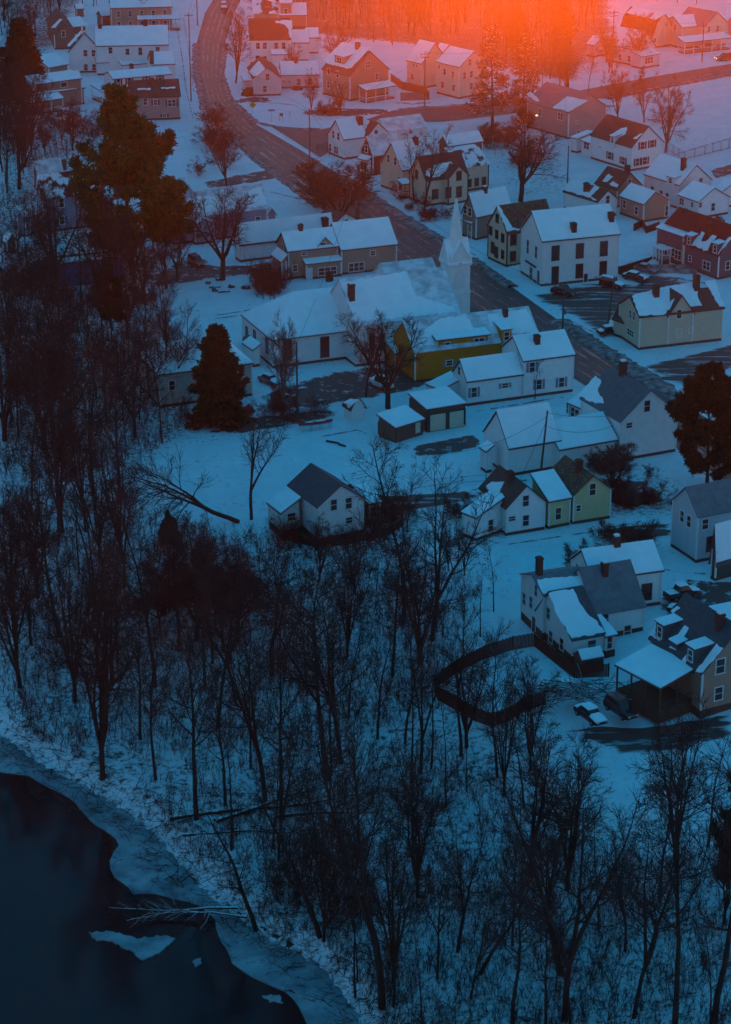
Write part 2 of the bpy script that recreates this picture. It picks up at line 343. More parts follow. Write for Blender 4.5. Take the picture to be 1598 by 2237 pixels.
def snowbank(name, pts, wdt=1.3, hgt=.45, m='snow', off=0):
    V = []; F = []; P = []
    for i in range(len(pts) - 1):
        a, b = GT(*pts[i]), GT(*pts[i + 1]); k = max(1, int((b - a).length / .8))
        for j in range(k): P.append(a + (b - a) * (j / k))
    P.append(GT(*pts[-1])); n = 7
    for i, p in enumerate(P):
        t = (P[min(i + 1, len(P) - 1)] - P[max(i - 1, 0)]); t.z = 0; t.normalize(); s = Vector((-t.y, t.x, 0))
        hh = hgt * (.35 + .65 * abs(hnoise(i * 1.3, 0, 1.0)) + rnd.random() * .35); ww = wdt * (.7 + rnd.random() * .5)
        for q in range(n):
            u = q / (n - 1) * 2 - 1; z = hh * max(0, 1 - u * u) + rnd.random() * .06 - .05
            c = p + s * (u * ww + off); V.append((c.x, c.y, c.z + z))
    for i in range(len(P) - 1):
        for q in range(n - 1): F.append([i * n + q, i * n + q + 1, (i + 1) * n + q + 1, (i + 1) * n + q])
    o = link_mesh(name, V, F, m, smooth=False); o['kind'] = 'structure'; return o
mat('dirty_snow', (.34, .29, .29), (.09, .06, .055), scale=.8, lo=.36, hi=.62, rough=.9, detail=9, bump=.3)
snowbank('snow_bank', [(446, 225), (492, 290), (560, 350), (640, 410), (700, 455)], 1.0, .4, 'dirty_snow')
snowbank('snow_bank', [(745, 385), (820, 435), (890, 480), (960, 523)], 1.6, .5, 'dirty_snow')
snowbank('snow_bank', [(1030, 566), (1120, 628)], 1.3, .6, 'dirty_snow')
snowbank('snow_bank', [(1220, 700), (1330, 772), (1440, 842), (1520, 895)], 2.0, .5, 'dirty_snow')
snowbank('snow_bank', [(430, 95), (430, 160), (446, 225)], 1.2, .4, 'dirty_snow')
snowbank('snow_bank', [(492, 95), (484, 160), (502, 215), (560, 268), (640, 284), (700, 282)], .9, .35, 'dirty_snow')
snowbank('snow_bank', [(1323, 217), (1450, 191), (1598, 164)], 1.0, .4, 'dirty_snow')
snowbank('snow_bank', [(870, 240), (960, 234), (1080, 224)], 1.0, .4, 'dirty_snow')
snowbank('snow_bank', [(1010, 575), (960, 525), (900, 487)], .8, .3, 'dirty_snow')
# bare, wet or driven-over patches
for nm, m, pl in [
    ('driveway', 'mud', [(300, 608), (360, 585), (375, 570), (440, 560), (470, 580), (560, 578), (610, 570), (640, 588), (540, 602), (420, 618), (300, 632)]),
    ('driveway', 'mud', [(560, 862), (700, 815), (800, 800), (950, 795), (965, 830), (930, 850), (780, 880), (700, 890), (585, 900)]),
    ('driveway', 'mud', [(470, 920), (600, 905), (740, 890), (760, 905), (700, 920), (520, 950), (440, 950)]),
    ('driveway', 'mud', [(890, 975), (960, 962), (1050, 945), (1060, 975), (980, 995), (900, 1000)]),
    ('driveway', 'mud_tracks', [(780, 1085), (1050, 1070), (1060, 1090), (900, 1120), (780, 1125)]),
    ('parking_lot', 'mud_tracks', [(1140, 650), (1180, 632), (1300, 612), (1400, 618), (1440, 590), (1500, 600), (1560, 625), (1540, 650), (1400, 650), (1340, 690), (1310, 745), (1250, 700)]),
    ('lane', 'mud_tracks', [(1390, 800), (1480, 780), (1620, 745), (1620, 800), (1500, 850), (1430, 835)]),
    ('driveway', 'mud_tracks', [(1290, 1162), (1350, 1150), (1470, 1140), (1480, 1170), (1380, 1185), (1300, 1180)]),
    ('driveway', 'mud', [(1440, 1290), (1500, 1262), (1620, 1270), (1620, 1330), (1500, 1330), (1430, 1340)]),
    ('driveway', 'mud_tracks', [(1180, 1600), (1300, 1585), (1400, 1590), (1620, 1555), (1620, 1620), (1450, 1645), (1340, 1655), (1290, 1625)]),
    ('driveway', 'mud', [(430, 402), (500, 385), (620, 365), (660, 380), (560, 400), (450, 415)]),
    ('driveway', 'mud', [(655, 240), (740, 236), (860, 238), (860, 250), (740, 256), (650, 252)]),
    ('yard_soil', 'mud', [(1300, 1040), (1420, 1050), (1460, 1100), (1380, 1120), (1320, 1100)]),
    ('driveway', 'mud', [(560, 210), (590, 214), (600, 222), (520, 226), (500, 220)]),
    ('bare_ground', 'mud', [(1545, 372), (1620, 352), (1620, 378), (1560, 392)]),
    ('litter', 'mud', [(380, 1900), (470, 1950), (560, 2020), (690, 2090), (700, 2120), (560, 2060), (440, 1970), (370, 1900)]),
]:
    sheet(nm, pl, m, z=.05)
def path(nm, pts, w_, m_='slush'):
    L_ = [(x, y - w_) for x, y in pts]; R2 = [(x + w_, y + w_ * .6) for x, y in pts]; o_ = strip(nm, L_, R2, m_, z=.045, cross=3, edge=.12)
    a_ = o_.data.attributes['cover']; v_ = np.zeros(len(o_.data.vertices)); a_.data.foreach_get('value', v_); v_[v_ > .9] = .36; a_.data.foreach_set('value', v_)
for pts, w_ in [([(470, 690), (560, 676), (640, 664)], 2), ([(470, 697), (560, 684), (640, 672)], 2), ([(1040, 900), (1130, 885), (1230, 868)], 2.5), ([(1110, 1190), (1260, 1168), (1400, 1140)], 2.5), ([(1200, 1490), (1270, 1560), (1330, 1600)], 4), ([(1330, 1480), (1400, 1560), (1440, 1600)], 4), ([(1480, 350), (1550, 335), (1620, 318)], 1.6),
    ([(1470, 340), (1540, 318), (1620, 296)], 1.6), ([(380, 40), (395, 120), (405, 200), (420, 260)], 5), ([(400, 40), (412, 120), (422, 200), (440, 250)], 3), ([(590, 420), (640, 432), (690, 446)], 2), ([(1150, 1050), (1090, 1060), (1000, 1078)], 3), ([(1240, 700), (1280, 720), (1320, 740)], 4), ([(880, 475), (960, 515), (1040, 560)], 3),
    ([(560, 222), (640, 230), (700, 262)], 1.5), ([(860, 225), (900, 228), (940, 225)], 3), ([(1430, 1240), (1470, 1250), (1540, 1255)], 4), ([(700, 955), (780, 940), (830, 960)], 2), ([(1420, 640), (1480, 610), (1540, 620)], 4)]: path('footpath', pts, w_)
# the ball field at the right, river, ice
mat('water', (.010, .011, .013), rough=.05, spec=.14, bump=.02)
wm = MAT['water']
mat('ice', (.10, .14, .16), (.34, .41, .44), scale=.3, lo=.35, hi=.65, rough=.45, spec=.4, c3=(.10, .16, .19), bump=.15, bscale=1.5)
V = [(-600, 0, -8.2), (200, 0, -8.2), (200, 420, -8.2), (-600, 700, -8.2)]
o = link_mesh('river', V, [[0, 1, 2, 3]], 'water'); o['kind'] = 'structure'
ICE = [(-160, 1640), (0, 1683), (60, 1695), (130, 1735), (205, 1785), (258, 1850), (246, 1885), (250, 1915), (290, 1948), (345, 1950), (385, 1968), (430, 1985), (475, 2010), (488, 2050), (500, 2100), (560, 2140), (620, 2170), (690, 2250), (760, 2330)]
BK = [(x + 22, y - 22) for x, y in BANK[1:]]
mb = MB(); poly = [ico(*p) for p in ICE] + [ico(*p) for p in BK[::-1]]
fine = []
for i, p in enumerate(poly):
    q = poly[(i + 1) % len(poly)]; k = max(1, int((q - p).length / 1.2))
    for j in range(k):
        t = j / k; c = p + (q - p) * t
        if i < len(ICE) - 1: c = c + Vector((.35 * math.sin(len(fine) * .9) + rnd.uniform(-.1, .1), .45 * math.sin(len(fine) * .53 + 1) + rnd.uniform(-.12, .12), 0))
        fine.append((c.x, c.y, -8.12))
mb.prism(fine, -.06, .04); o = mb.build('ice_shelf', 'ice'); o['kind'] = 'structure'
for pl in ([(193, 2038), (240, 2034), (300, 2050), (360, 2044), (385, 2052), (345, 2085), (310, 2098), (285, 2075), (240, 2055), (205, 2052)], [(420, 2098), (438, 2095), (440, 2106), (425, 2110)], [(575, 2175), (610, 2175), (618, 2190), (590, 2188)]):
    q_ = [G(x, y, -8.12) for x, y in pl]; e_ = []
    for i_, a0 in enumerate(q_):
        b0 = q_[(i_ + 1) % len(q_)]; k_ = max(2, int((b0 - a0).length / .35))
        for j_ in range(k_): c0 = a0 + (b0 - a0) * (j_ / k_); e_.append((c0.x + rnd.uniform(-.14, .14), c0.y + rnd.uniform(-.22, .22), c0.z))
    mb = MB(); mb.prism(e_, -.1, .05); o = mb.build('ice_floe', 'ice'); tag(o, 'pale ice floe caught among sunken branches in the dark river' if pl[0][0] < 200 else ('tiny ice chip on the dark river right of the large floe' if pl[0][0] < 500 else 'thin sliver of ice in the river near the bottom edge'), 'ice floe', 'ice floes in the river')
# ------------------------------------------------------------------ buildings
WIN_MB = {}
def facebox(mb, c, ax, n, w_, h_, d0, d1, cz0=None):
    """box on a wall: c centre point, ax along wall, n outward normal"""
    z0, z1 = c[2] - h_ / 2, c[2] + h_ / 2
    a = Vector((c[0], c[1], 0)) - ax * (w_ / 2); b = Vector((c[0], c[1], 0)) + ax * (w_ / 2)
    mb.prism([tuple(a + n * d0), tuple(b + n * d0), tuple(b + n * d1), tuple(a + n * d1)], z0, z1)
def add_window(root, org, c, ax, n, w_=.85, h_=1.45, shut=None, trim='trim', mull=True, count=1, tall=False):
    W = w_ * count; mb = MB(); e = .11
    facebox(mb, c + UP * (h_ / 2 + e / 2), ax, n, W + 2 * e, e, -.02, .07)
    facebox(mb, c - UP * (h_ / 2 + e / 2), ax, n, W + 2 * e + .06, e, -.02, .09)
    for s in (-1, 1): facebox(mb, c + ax * s * (W / 2 + e / 2), ax, n, e, h_, -.02, .07)
    for k in range(1, count): facebox(mb, c + ax * (k * w_ - W / 2), ax, n, .10, h_, -.02, .06)
    if mull: facebox(mb, c, ax, n, W, .06, .012, .05)
    f = mb.build('window', trim, root, org)
    pb = MB(); facebox(pb, c, ax, n, W, h_, -.03, .022); pb.build('pane', 'pane', f, org)
    if shut:
        sb = []
        for s in (-1, 1):
            m2 = MB(); facebox(m2, c + ax * s * (W / 2 + e + .22), ax, n, .40, h_ + .1, -.01, .05); m2.build('shutter', 'shutter_' + shut, f, org)
def add_door(root, org, c, ax, n, w_=.95, h_=2.05, m='door_dark', trim='trim'):
    mb = MB()
    facebox(mb, c + UP * (h_ / 2 + .06), ax, n, w_ + .24, .12, -.02, .07)
    for s in (-1, 1): facebox(mb, c + ax * s * (w_ / 2 + .06), ax, n, .12, h_, -.02, .07)
    fr = mb.build('door_frame', trim, root, org)
    m2 = MB(); facebox(m2, c, ax, n, w_, h_, -.02, .035); d = m2.build('door', m, root, org)
    m3 = MB(); facebox(m3, c + ax * (w_ * .36), ax, n, .07, .07, .03, .09); m3.build('handle', 'metal', d, org)
class Vol: pass
def ctr(v, fx, z):   # helper point along front
    return v.P0 + v.u * fx + UP * z
def volume(root, org, A, B, L=None, h=None, b=None, ap=None, rise=None, W=None, hd=None, ridge='u', wall='white', roof='shingle', snow=1, z0=0.0, ov=.28,
           win=(), aw=None, trim='trim', shut=None, posts=False, fnd=True, rf=.5, ends=True, at='e', lowfront=0.0):
    v = Vol()
    if at == 'e':
        if b is not None:
            P = G(A[0], b, z0); h = zat(P, *A) - z0; P = Vector((P.x, P.y, z0))
        else:
            P = G(A[0], A[1], z0 + h); P = Vector((P.x, P.y, z0))
    else:
        P = G(A[0], A[1], z0); 
    if hd is None:
        Q = G(B[0], B[1], z0 + (h if at == 'e' else 0)); d = Vector((Q.x - P.x, Q.y - P.y, 0)); d.normalize(); bx = B[0]
    else:
        d = Vector((math.cos(R_(hd)), math.sin(R_(hd)), 0)); bx = B[0] if isinstance(B, tuple) else B
    n = Vector((-d.y, d.x, 0)); Pe = P + UP * (h if at == 'e' else 0)
    U = ext(Pe, d, bx)
    if W is None: W = ext(Pe, n, L)
    if at == 'b': pass
    v.u, v.v = d, n
    # walls footprint
    o2 = ov if at == 'e' else 0
    P0 = P + d * o2 + n * o2; U -= 2 * o2; W -= 2 * o2
    U = max(U, .8); W = max(W, .8)
    v.P0, v.U, v.W, v.h, v.z0 = P0, U, W, h, z0
    span = W if ridge in ('u', 'shF', 'hip', 'gam_u', 'flat') else U
    if rise is None:
        if ap is not None:
            if ridge in ('v', 'gam_v'): M = P0 + d * (U / 2) - n * ov
            else: M = P0 + n * (W * rf) - d * ov
            px = proj(M)[0]
            if ridge == 'hip': M = P0 + d * min(U * .45, W * .5) + n * (W * rf)
            if ridge in ('shF',): M = P0 + n * W
            rise = zat(M, px if ridge not in ('hip', 'shF') else proj(M)[0], ap) - z0 - h
        else: rise = span * .36
    rise = max(rise, .05); v.rise = rise
    if ridge in ('u', 'v'): prof = [(0, 0), (rf * span, rise), (span, 0)]
    elif ridge in ('shF', 'shL'): prof = [(0, 0), (span, rise)]
    elif ridge in ('gam_u', 'gam_v'): prof = [(0, 0), (.18 * span, rise * .62), (.5 * span, rise), (.82 * span, rise * .62), (span, 0)]
    elif ridge == 'flat': prof = [(0, 0), (span, .08)]
    else: prof = None
    alongu = ridge in ('u', 'shF', 'gam_u', 'flat', 'hip')
    ax_al, ax_ac, Lal = (d, n, U) if alongu else (n, d, W)
    def pt(al, ac, z): return P0 + ax_al * al + ax_ac * ac + UP * (h + z)
    zb = -.6
    if prof is not None:
        if not posts:
            mb = MB(); poly = [P0 + UP * zb] + [pt(0, t, z) for t, z in prof] + [P0 + ax_ac * span + UP * zb]
            mb.sweep([tuple(q) for q in poly], tuple(ax_al * Lal)); mb.build('wall', 'wall_' + wall, root, org)
        slopes = []
        for k in range(len(prof) - 1):
            (t0, zz0), (t1, zz1) = prof[k], prof[k + 1]; sl = (zz1 - zz0) / max(t1 - t0, .01)
            e0 = ov if k == 0 else 0; e1 = ov if k == len(prof) - 2 else 0
            slopes.append((t0, t1, zz0, zz1, sl, e0, e1))
        def slope_poly(k, ins=0.0):
            t0, t1, zz0, zz1, sl, e0, e1 = slopes[k]
            a = t0 - (e0 - ins if e0 else 0); bb = t1 + (e1 - ins if e1 else 0)
            if e0: pass
            za = zz0 - (t0 - a) * sl if e0 else zz0; zb2 = zz1 + (bb - t1) * sl if e1 else zz1
            oo = ov - ins
            return [pt(-oo, a, za), pt(Lal + oo, a, za), pt(Lal + oo, bb, zb2), pt(-oo, bb, zb2)]
        polys = [slope_poly(k) for k in range(len(slopes))]; inner = [slope_poly(k, .07) for k in range(len(slopes))]
    else:                              # hip with the ridge along u; right end gable or hip
        hl = min(W * .5, U * .45); hr = hl if ends else 0
        def hp(x, y, z): return P0 + d * x + n * y + UP * (h + z)
        def polys_(o):
            s = rise / (W / 2); zo = -o * s
            a, b_, c, e = hp(-o, -o, zo), hp(U + (o if ends else 0), -o, zo), hp(U + (o if ends else 0), W + o, zo), hp(-o, W + o, zo)
            r1, r2 = hp(hl, W / 2, rise), hp(U - hr, W / 2, rise)
            L_ = [[a, b_, r2, r1], [e, a, r1], [c, e, r1, r2]]
            if ends: L_.append([b_, c, r2])
            return L_
        polys = polys_(ov); inner = polys_(ov - .07)
        mb = MB(); mb.prism([tuple(P0), tuple(P0 + d * U), tuple(P0 + d * U + n * W), tuple(P0 + n * W)], zb, h); 
        if not ends: mb.sweep([tuple(hp(U, .02, 0)), tuple(hp(U, W / 2, rise)), tuple(hp(U, W - .02, 0))], tuple(d * -.2))
        mb.build('wall', 'wall_' + wall, root, org)
    mb = MB()
    for p in polys: mb.prism([tuple(q) for q in p], .02, .17)
    rf_o = mb.build('roof', roof, root, org)
    if snow == 1:
        mb = MB()
        for p in inner: mb.prism([tuple(q) for q in p], .165, .30)
        mb.build('snow_cover', 'roof_snow', root, org)
    v.polys = polys
    def on_slope(px, py, k=0):
        p = polys[k]; nn = (p[1] - p[0]).cross(p[2] - p[0]); C0 = Vector((0, 0, CAMH)); r = ray(px, py)
        t = nn.dot(p[0] - C0) / nn.dot(r); return C0 + r * t
    v.on = on_slope
    if isinstance(snow, (list, tuple)):
        if isinstance(snow[0], tuple): snow = [list(snow)]
        for pl in snow:
            k = 0
            if isinstance(pl[0], int): k = pl[0]; pl = pl[1:]
            q = [on_slope(x, y, k) for x, y in pl]; dd = []
            for i, a in enumerate(q):
                c = q[(i + 1) % len(q)]; m_ = max(1, int((c - a).length / .5)); 
                for j in range(m_):
                    t = j / m_; e = a + (c - a) * t; jit = (c - a).normalized() * 0
                    dirp = Vector((rnd.uniform(-1, 1), rnd.uniform(-1, 1), 0)) * .12 if j else Vector((0, 0, 0))
                    g = e + dirp; 
                    p = polys[k]; nn = (p[1] - p[0]).cross(p[2] - p[0]); zz = p[0].z - ((g.x - p[0].x) * nn.x + (g.y - p[0].y) * nn.y) / nn.z
                    dd.append((g.x, g.y, zz))
            mb = MB(); mb.prism(dd, .16, .26); mb.build('snow_cover', 'roof_snow', root, org)
    # trim boards and foundation
    if not posts:
        if fnd:
            mb = MB(); q = [P0 - d * .03 - n * .03, P0 + d * (U + .03) - n * .03, P0 + d * (U + .03) + n * (W + .03), P0 - d * .03 + n * (W + .03)]
            mb.prism([(a.x, a.y, z0) for a in q], -.6, .42); mb.build('foundation', 'foundation', root, org)
        if trim:
            for c in (P0, P0 + d * U, P0 + n * W):
                mb = MB(); mb.box(Vector((c.x, c.y, 0)), d, n, .2, .2, z0 + .42, z0 + h + .0)
                mb.build('corner_board', trim if wall not in ('white',) else 'trim', root, org)
    else:
        mb = MB(); k = max(2, int(U / 2.4) + 1); sp = []
        for i in range(k): sp.append(P0 + d * (U * i / (k - 1)))
        if not alongu or posts == 'L': sp += [P0 + n * (W * i / 3) for i in (1, 2, 3)]
        else: sp += [P0 + n * W]
        for c in sp:
            m1 = MB(); m1.box(Vector((c.x, c.y, 0)), d, n, .16, .16, z0 + .05, z0 + h + .02); m1.build('post', trim or 'trim', root, org)
        fl = MB(); fl.prism([tuple(P0), tuple(P0 + d * U), tuple(P0 + d * U + n * W), tuple(P0 + n * W)], -.5, .35 + lowfront); fl.build('deck', 'wood', root, org)
        rl = MB()
        for s, e in ((P0, P0 + d * U), (P0, P0 + n * W)):
            t = (e - s).normalized(); m_ = (s + e) / 2; ln = (e - s).length; nn = Vector((-t.y, t.x, 0))
            rl.box(Vector((m_.x, m_.y, 0)), t, nn, ln, .06, z0 + lowfront + 1.15, z0 + lowfront + 1.25)
            kk = int(ln / .28)
            for i in range(kk): c = s + t * ((i + .5) * ln / kk); rl.box(Vector((c.x, c.y, 0)), t, nn, .05, .04, z0 + lowfront + .35, z0 + lowfront + 1.15)
        rl.build('railing', trim or 'trim', root, org)
    # openings picked from the photograph, projected on the wall planes
    def wall_pt(face, px, py):
        C0 = Vector((0, 0, CAMH)); r = ray(px, py)
        if face == 'F': nn, p = n, P0
        else: nn, p = d, P0
        t = nn.dot(p - C0) / nn.dot(r); return C0 + r * t
    v.wall_pt = wall_pt
    for wd in win:
        f, px, py = wd[:3]; o = wd[3] if len(wd) > 3 else {}
        c = wall_pt(f, px, py); axx, nn = (d, -n) if f == 'F' else (n, -d)
        o = dict(o); o.setdefault('shut', shut) if 'door' not in o else None
        if 'door' in o: add_door(root, org, c, axx, nn, o.get('w_', .95), o.get('h_', 2.05), o['door'], trim or 'trim')
        else: o.setdefault('trim', trim or 'trim'); add_window(root, org, c, axx, nn, **o)
    if aw:
        nf, nl, st = aw; zs = [1.6 + z0 + i * 2.75 for i in range(st) if 1.6 + i * 2.75 + .9 < h + (.9 if st > 1 and i == st - 1 and 0 else .1)]
        for z in zs:
            for i in range(nf): c = P0 + d * (U * (i + .6) / (nf + .2)); add_window(root, org, Vector((c.x, c.y, z)), d, -n, shut=shut, trim=trim or 'trim')
            for i in range(nl): c = P0 + n * (W * (i + .6) / (nl + .2)); add_window(root, org, Vector((c.x, c.y, z)), n, -d, shut=shut, trim=trim or 'trim')
        if ridge == 'v' and nf: c = P0 + d * (U / 2); add_window(root, org, Vector((c.x, c.y, z0 + h + rise * .35)), d, -n, .75, 1.1, trim=trim or 'trim')
        if ridge == 'u' and nl: c = P0 + n * (W / 2); add_window(root, org, Vector((c.x, c.y, z0 + h + rise * .35)), n, -d, .75, 1.1, trim=trim or 'trim')
    return v
def chimney(root, org, v, px, pyb, hgt=1.3, wd=.75, k=0, cap=False, m='brick'):
    c = v.on(px, pyb, k); mb = MB(); mb.box(Vector((c.x, c.y, 0)), v.u, v.v, wd, wd, c.z - .8, c.z + hgt)
    mb.box(Vector((c.x, c.y, 0)), v.u, v.v, wd + .14, wd + .14, c.z + hgt - .25, c.z + hgt - .1)
    o = mb.build('chimney', m, root, org)
    m2 = MB(); m2.box(Vector((c.x, c.y, 0)), v.u, v.v, wd * .75, wd * .75, c.z + hgt, c.z + hgt + (.22 if cap else .07)); m2.build('chimney_cap', 'roof_snow' if cap else 'trim_dark', o, org)
def dormer(root, org, v, px, py, w_=1.6, h_=1.7, wall='white', kind='shed', roof='shingle', snow=True, axis='u', win=True, k=0, trim='trim', depth=None, drop=.5, wn=1):
    """front face bottom centre at pixel on slope k"""
    c = v.on(px, py, k)
    a, n = (v.u, v.v) if axis == 'u' else (v.v, v.u)     # a along face, n going into the roof
    depth = depth or 3.0; P = c - a * (w_ / 2)
    mb = MB(); z1 = h_; r = .8 if kind == 'gable' else drop
    if kind == 'gable':
        poly = [P - UP * .8, P + a * w_ - UP * .8, P + a * w_ + UP * z1, P + a * (w_ / 2) + UP * (z1 + r), P + UP * z1]
        mb.sweep([tuple(q) for q in poly], tuple(n * depth)); mb.build('dormer_wall', 'wall_' + wall, root, org)
        rb = MB(); sb = MB(); o_ = .2
        for s in (0, 1):
            e = P - n * o_ + (a * -o_ if s == 0 else a * (w_ + o_)) + UP * (z1 - o_ * r / (w_ / 2)); t = P - n * o_ + a * (w_ / 2) + UP * (z1 + r)
            q = [e, t, t + n * (depth + o_), e + n * (depth + o_)]
            rb.prism([tuple(x) for x in q], .02, .14); sb.prism([tuple(x) for x in q], .135, .24)
    else:
        poly = [P - UP * .8, P + UP * z1, P + n * depth + UP * (z1 + r), P + n * depth - UP * .8]
        mb.sweep([tuple(q) for q in poly], tuple(a * w_)); mb.build('dormer_wall', 'wall_' + wall, root, org)
        rb = MB(); sb = MB(); o_ = .18; s = r / depth
        q = [P - a * o_ - n * o_ + UP * (z1 - o_ * s), P + a * (w_ + o_) - n * o_ + UP * (z1 - o_ * s), P + a * (w_ + o_) + n * depth + UP * (z1 + r), P - a * o_ + n * depth + UP * (z1 + r)]
        rb.prism([tuple(x) for x in q], .02, .14); sb.prism([tuple(x) for x in q], .135, .25)
    ro = rb.build('dormer_roof', roof, root, org)
    if snow: sb.build('snow_cover', 'roof_snow', ro, org)
    if win:
        cc = c + UP * (h_ * .52); add_window(root, org, cc, a, -n, min(.8, w_ * .5), min(1.25, h_ * .7), count=wn, trim=trim)
def H(name, label, cat, vols, group='houses of the town'):
    v0 = vols[0]; tmp = G(v0['A'][0], v0['b'] if v0.get('b') else v0['A'][1], 0 if v0.get('b') else (v0.get('h') or 0))
    org = Vector((tmp.x, tmp.y, v0.get('z0', 0))); root = empty(name, org, label, cat, group)
    vs = [volume(root, org, **kw) for kw in vols]
    return root, org, vs
D = dict
# --- upper left
r, o, v = H('farmhouse', 'big white two-storey farmhouse with a small cupola on its long snowy roof', 'house', [
    D(A=(151, 114), B=(224, 110), b=160, hd=6, L=137, ridge='v', ap=74, roof='shingle_brown', snow=[(148, 100), (176, 70), (184, 64), (174, 80), (152, 104)], win=[('F', 187, 116), ('F', 205, 116), ('F', 188, 147), ('F', 206, 147)]),
    D(A=(211, 101), B=(370, 94), b=165, hd=6, W=10.5, ridge='u', rise=3.6, win=[('F', 242, 110), ('F', 279, 113), ('F', 307, 112, D(h_=1.8)), ('F', 345, 109)]),
    D(A=(107, 149), B=(151, 141), h=2.4, W=5, ridge='shF', rise=1.9, wall='greytan'),
    D(A=(210, 138), B=(264, 136), h=3.0, W=3.5, ridge='shF', rise=1.2, fnd=False), D(A=(266, 144), B=(322, 139), h=2.6, W=3.5, ridge='shF', rise=.9, fnd=False)])
c = v[0].P0 + v[0].u * (v[0].U / 2) + v[0].v * 2.2 + UP * (v[0].h + v[0].rise)
mb = MB(); mb.box(Vector((c.x, c.y, 0)), v[0].u, v[0].v, 1.5, 1.5, c.z - 1.2, c.z + 1.7); cu = mb.build('cupola', 'wall_white', r, o)
mb = MB(); mb.box(Vector((c.x, c.y, 0)), v[0].u, v[0].v, 1.9, 1.9, c.z + 1.7, c.z + 1.8); mb.box(Vector((c.x, c.y, 0)), v[0].u, v[0].v, 1.3, 1.3, c.z + 1.8, c.z + 2.1); mb.build('cupola_roof', 'roof_snow', cu, o)
add_window(cu, o, Vector((c.x, c.y, c.z + 1.0)) - v[0].v * .75, v[0].u, -v[0].v, .55, .9)
chimney(r, o, v[1], 219, 62, .9, .9, m='brick'); chimney(r, o, v[1], 318, 56, 1.4, 1.0)
r, o, v = H('shuttered_house', 'long low white house with black shutters under a snowy roof, in front of the farmhouse', 'house', [
    D(A=(247, 174), B=(377, 158), h=5.6, hd=24, L=226, ridge='u', ap=158, shut='black', win=[('F', 259, 180), ('F', 283, 177), ('F', 320, 172, D(count=1)), ('F', 350, 169)]),
    D(A=(330, 142), B=(384, 155), h=5.0, hd=12, W=7, ridge='u', rise=2.2),
    D(A=(222, 202), B=(247, 199), h=2.7, W=6, ridge='shF', rise=.5, posts=True)])
chimney(r, o, v[0], 288, 150, 1.1, .8); chimney(r, o, v[0], 332, 132, 2.2, .8)
r, o, v = H('beige_house', 'pinkish beige house with a dark brown snow-free roof and wine-red shutters', 'house', [
    D(A=(288, 214), B=(396, 210), b=265, hd=10, W=8.5, ridge='u', rise=2.9, wall='pinkish', roof='shingle_brown', snow=[[0, (300, 196), (330, 195), (330, 198), (302, 199)], [0, (352, 193), (384, 192), (383, 195), (354, 196)]], win=[('F', 318, 222), ('F', 340, 224, D(w_=.75, h_=1.1, shut='wine')), ('F', 376, 225, D(count=2, shut='wine')), ('F', 360, 252, D(w_=.8, h_=.6, shut='wine'))]),
    D(A=(264, 203), B=(285, 200), h=3.6, W=4, ridge='v', rise=1.2, wall='beige')])
chimney(r, o, v[0], 334, 186, 1.6, .7)
r, o, v = H('tan_cottage', 'tan cottage with a long shed dormer and a railed front porch at the left edge', 'house', [
    D(A=(70, 207), B=(187, 190), b=245, L=44, ridge='u', ap=172, wall='greytan', win=[('F', 140, 222), ('F', 162, 218)]),
    D(A=(76, 186), B=(181, 172), h=6.0, W=5.2, ridge='shF', rise=.9, wall='greytan', fnd=False, win=[('F', 140, 185, D(w_=1.5, h_=1.0, mull=False))]),
    D(A=(62, 227), B=(141, 215), h=2.9, W=2.6, ridge='shF', rise=.7, posts=True)])
chimney(r, o, v[1], 93, 168, .9, .8)
mb = MB()
for px in (52, 130):
    q = G(px, 256, 0); 
    for i in range(5): mb.box(Vector((q.x, q.y + i * .3, 0)), Vector((1, 0, 0)), Vector((0, 1, 0)), 1.2, .3, -.3, .12 + i * .15)
mb.build('porch_steps', 'foundation', r, o)
r, o, v = H('brown_house', 'dark brown gabled house among dark trees behind the cupola', 'house', [
    D(A=(117, 76), B=(168, 72), h=3.8, hd=12, L=100, ridge='v', ap=53, wall='umber', roof='shingle_brown', snow=[(112, 62), (130, 44), (137, 43), (122, 62)], win=[('F', 139, 74)]),
    D(A=(160, 60), B=(190, 56), h=3.2, W=6, ridge='u', rise=1.8, wall='umber')])
r, o, v = H('far_tan_house', 'tan house at the top left with a wide snowy porch roof beside the road', 'house', [
    D(A=(241, 18), B=(378, 12), h=6.0, hd=8, W=9, ridge='u', rise=3, wall='tan', aw=(5, 0, 2)),
    D(A=(300, 44), B=(396, 40), h=3.0, W=3, ridge='shF', rise=.9, posts=True, hd=8), D(A=(222, 36), B=(244, 34), h=2.6, W=4, ridge='u', rise=1.0, wall='umber')])
r, o, v = H('low_shed', 'tiny snow-capped shed in the trees near the top left corner', 'shed', [D(A=(166, 20), B=(186, 19), h=2.2, W=3, ridge='u', rise=.8, wall='umber', fnd=False), ], 'sheds and garages')
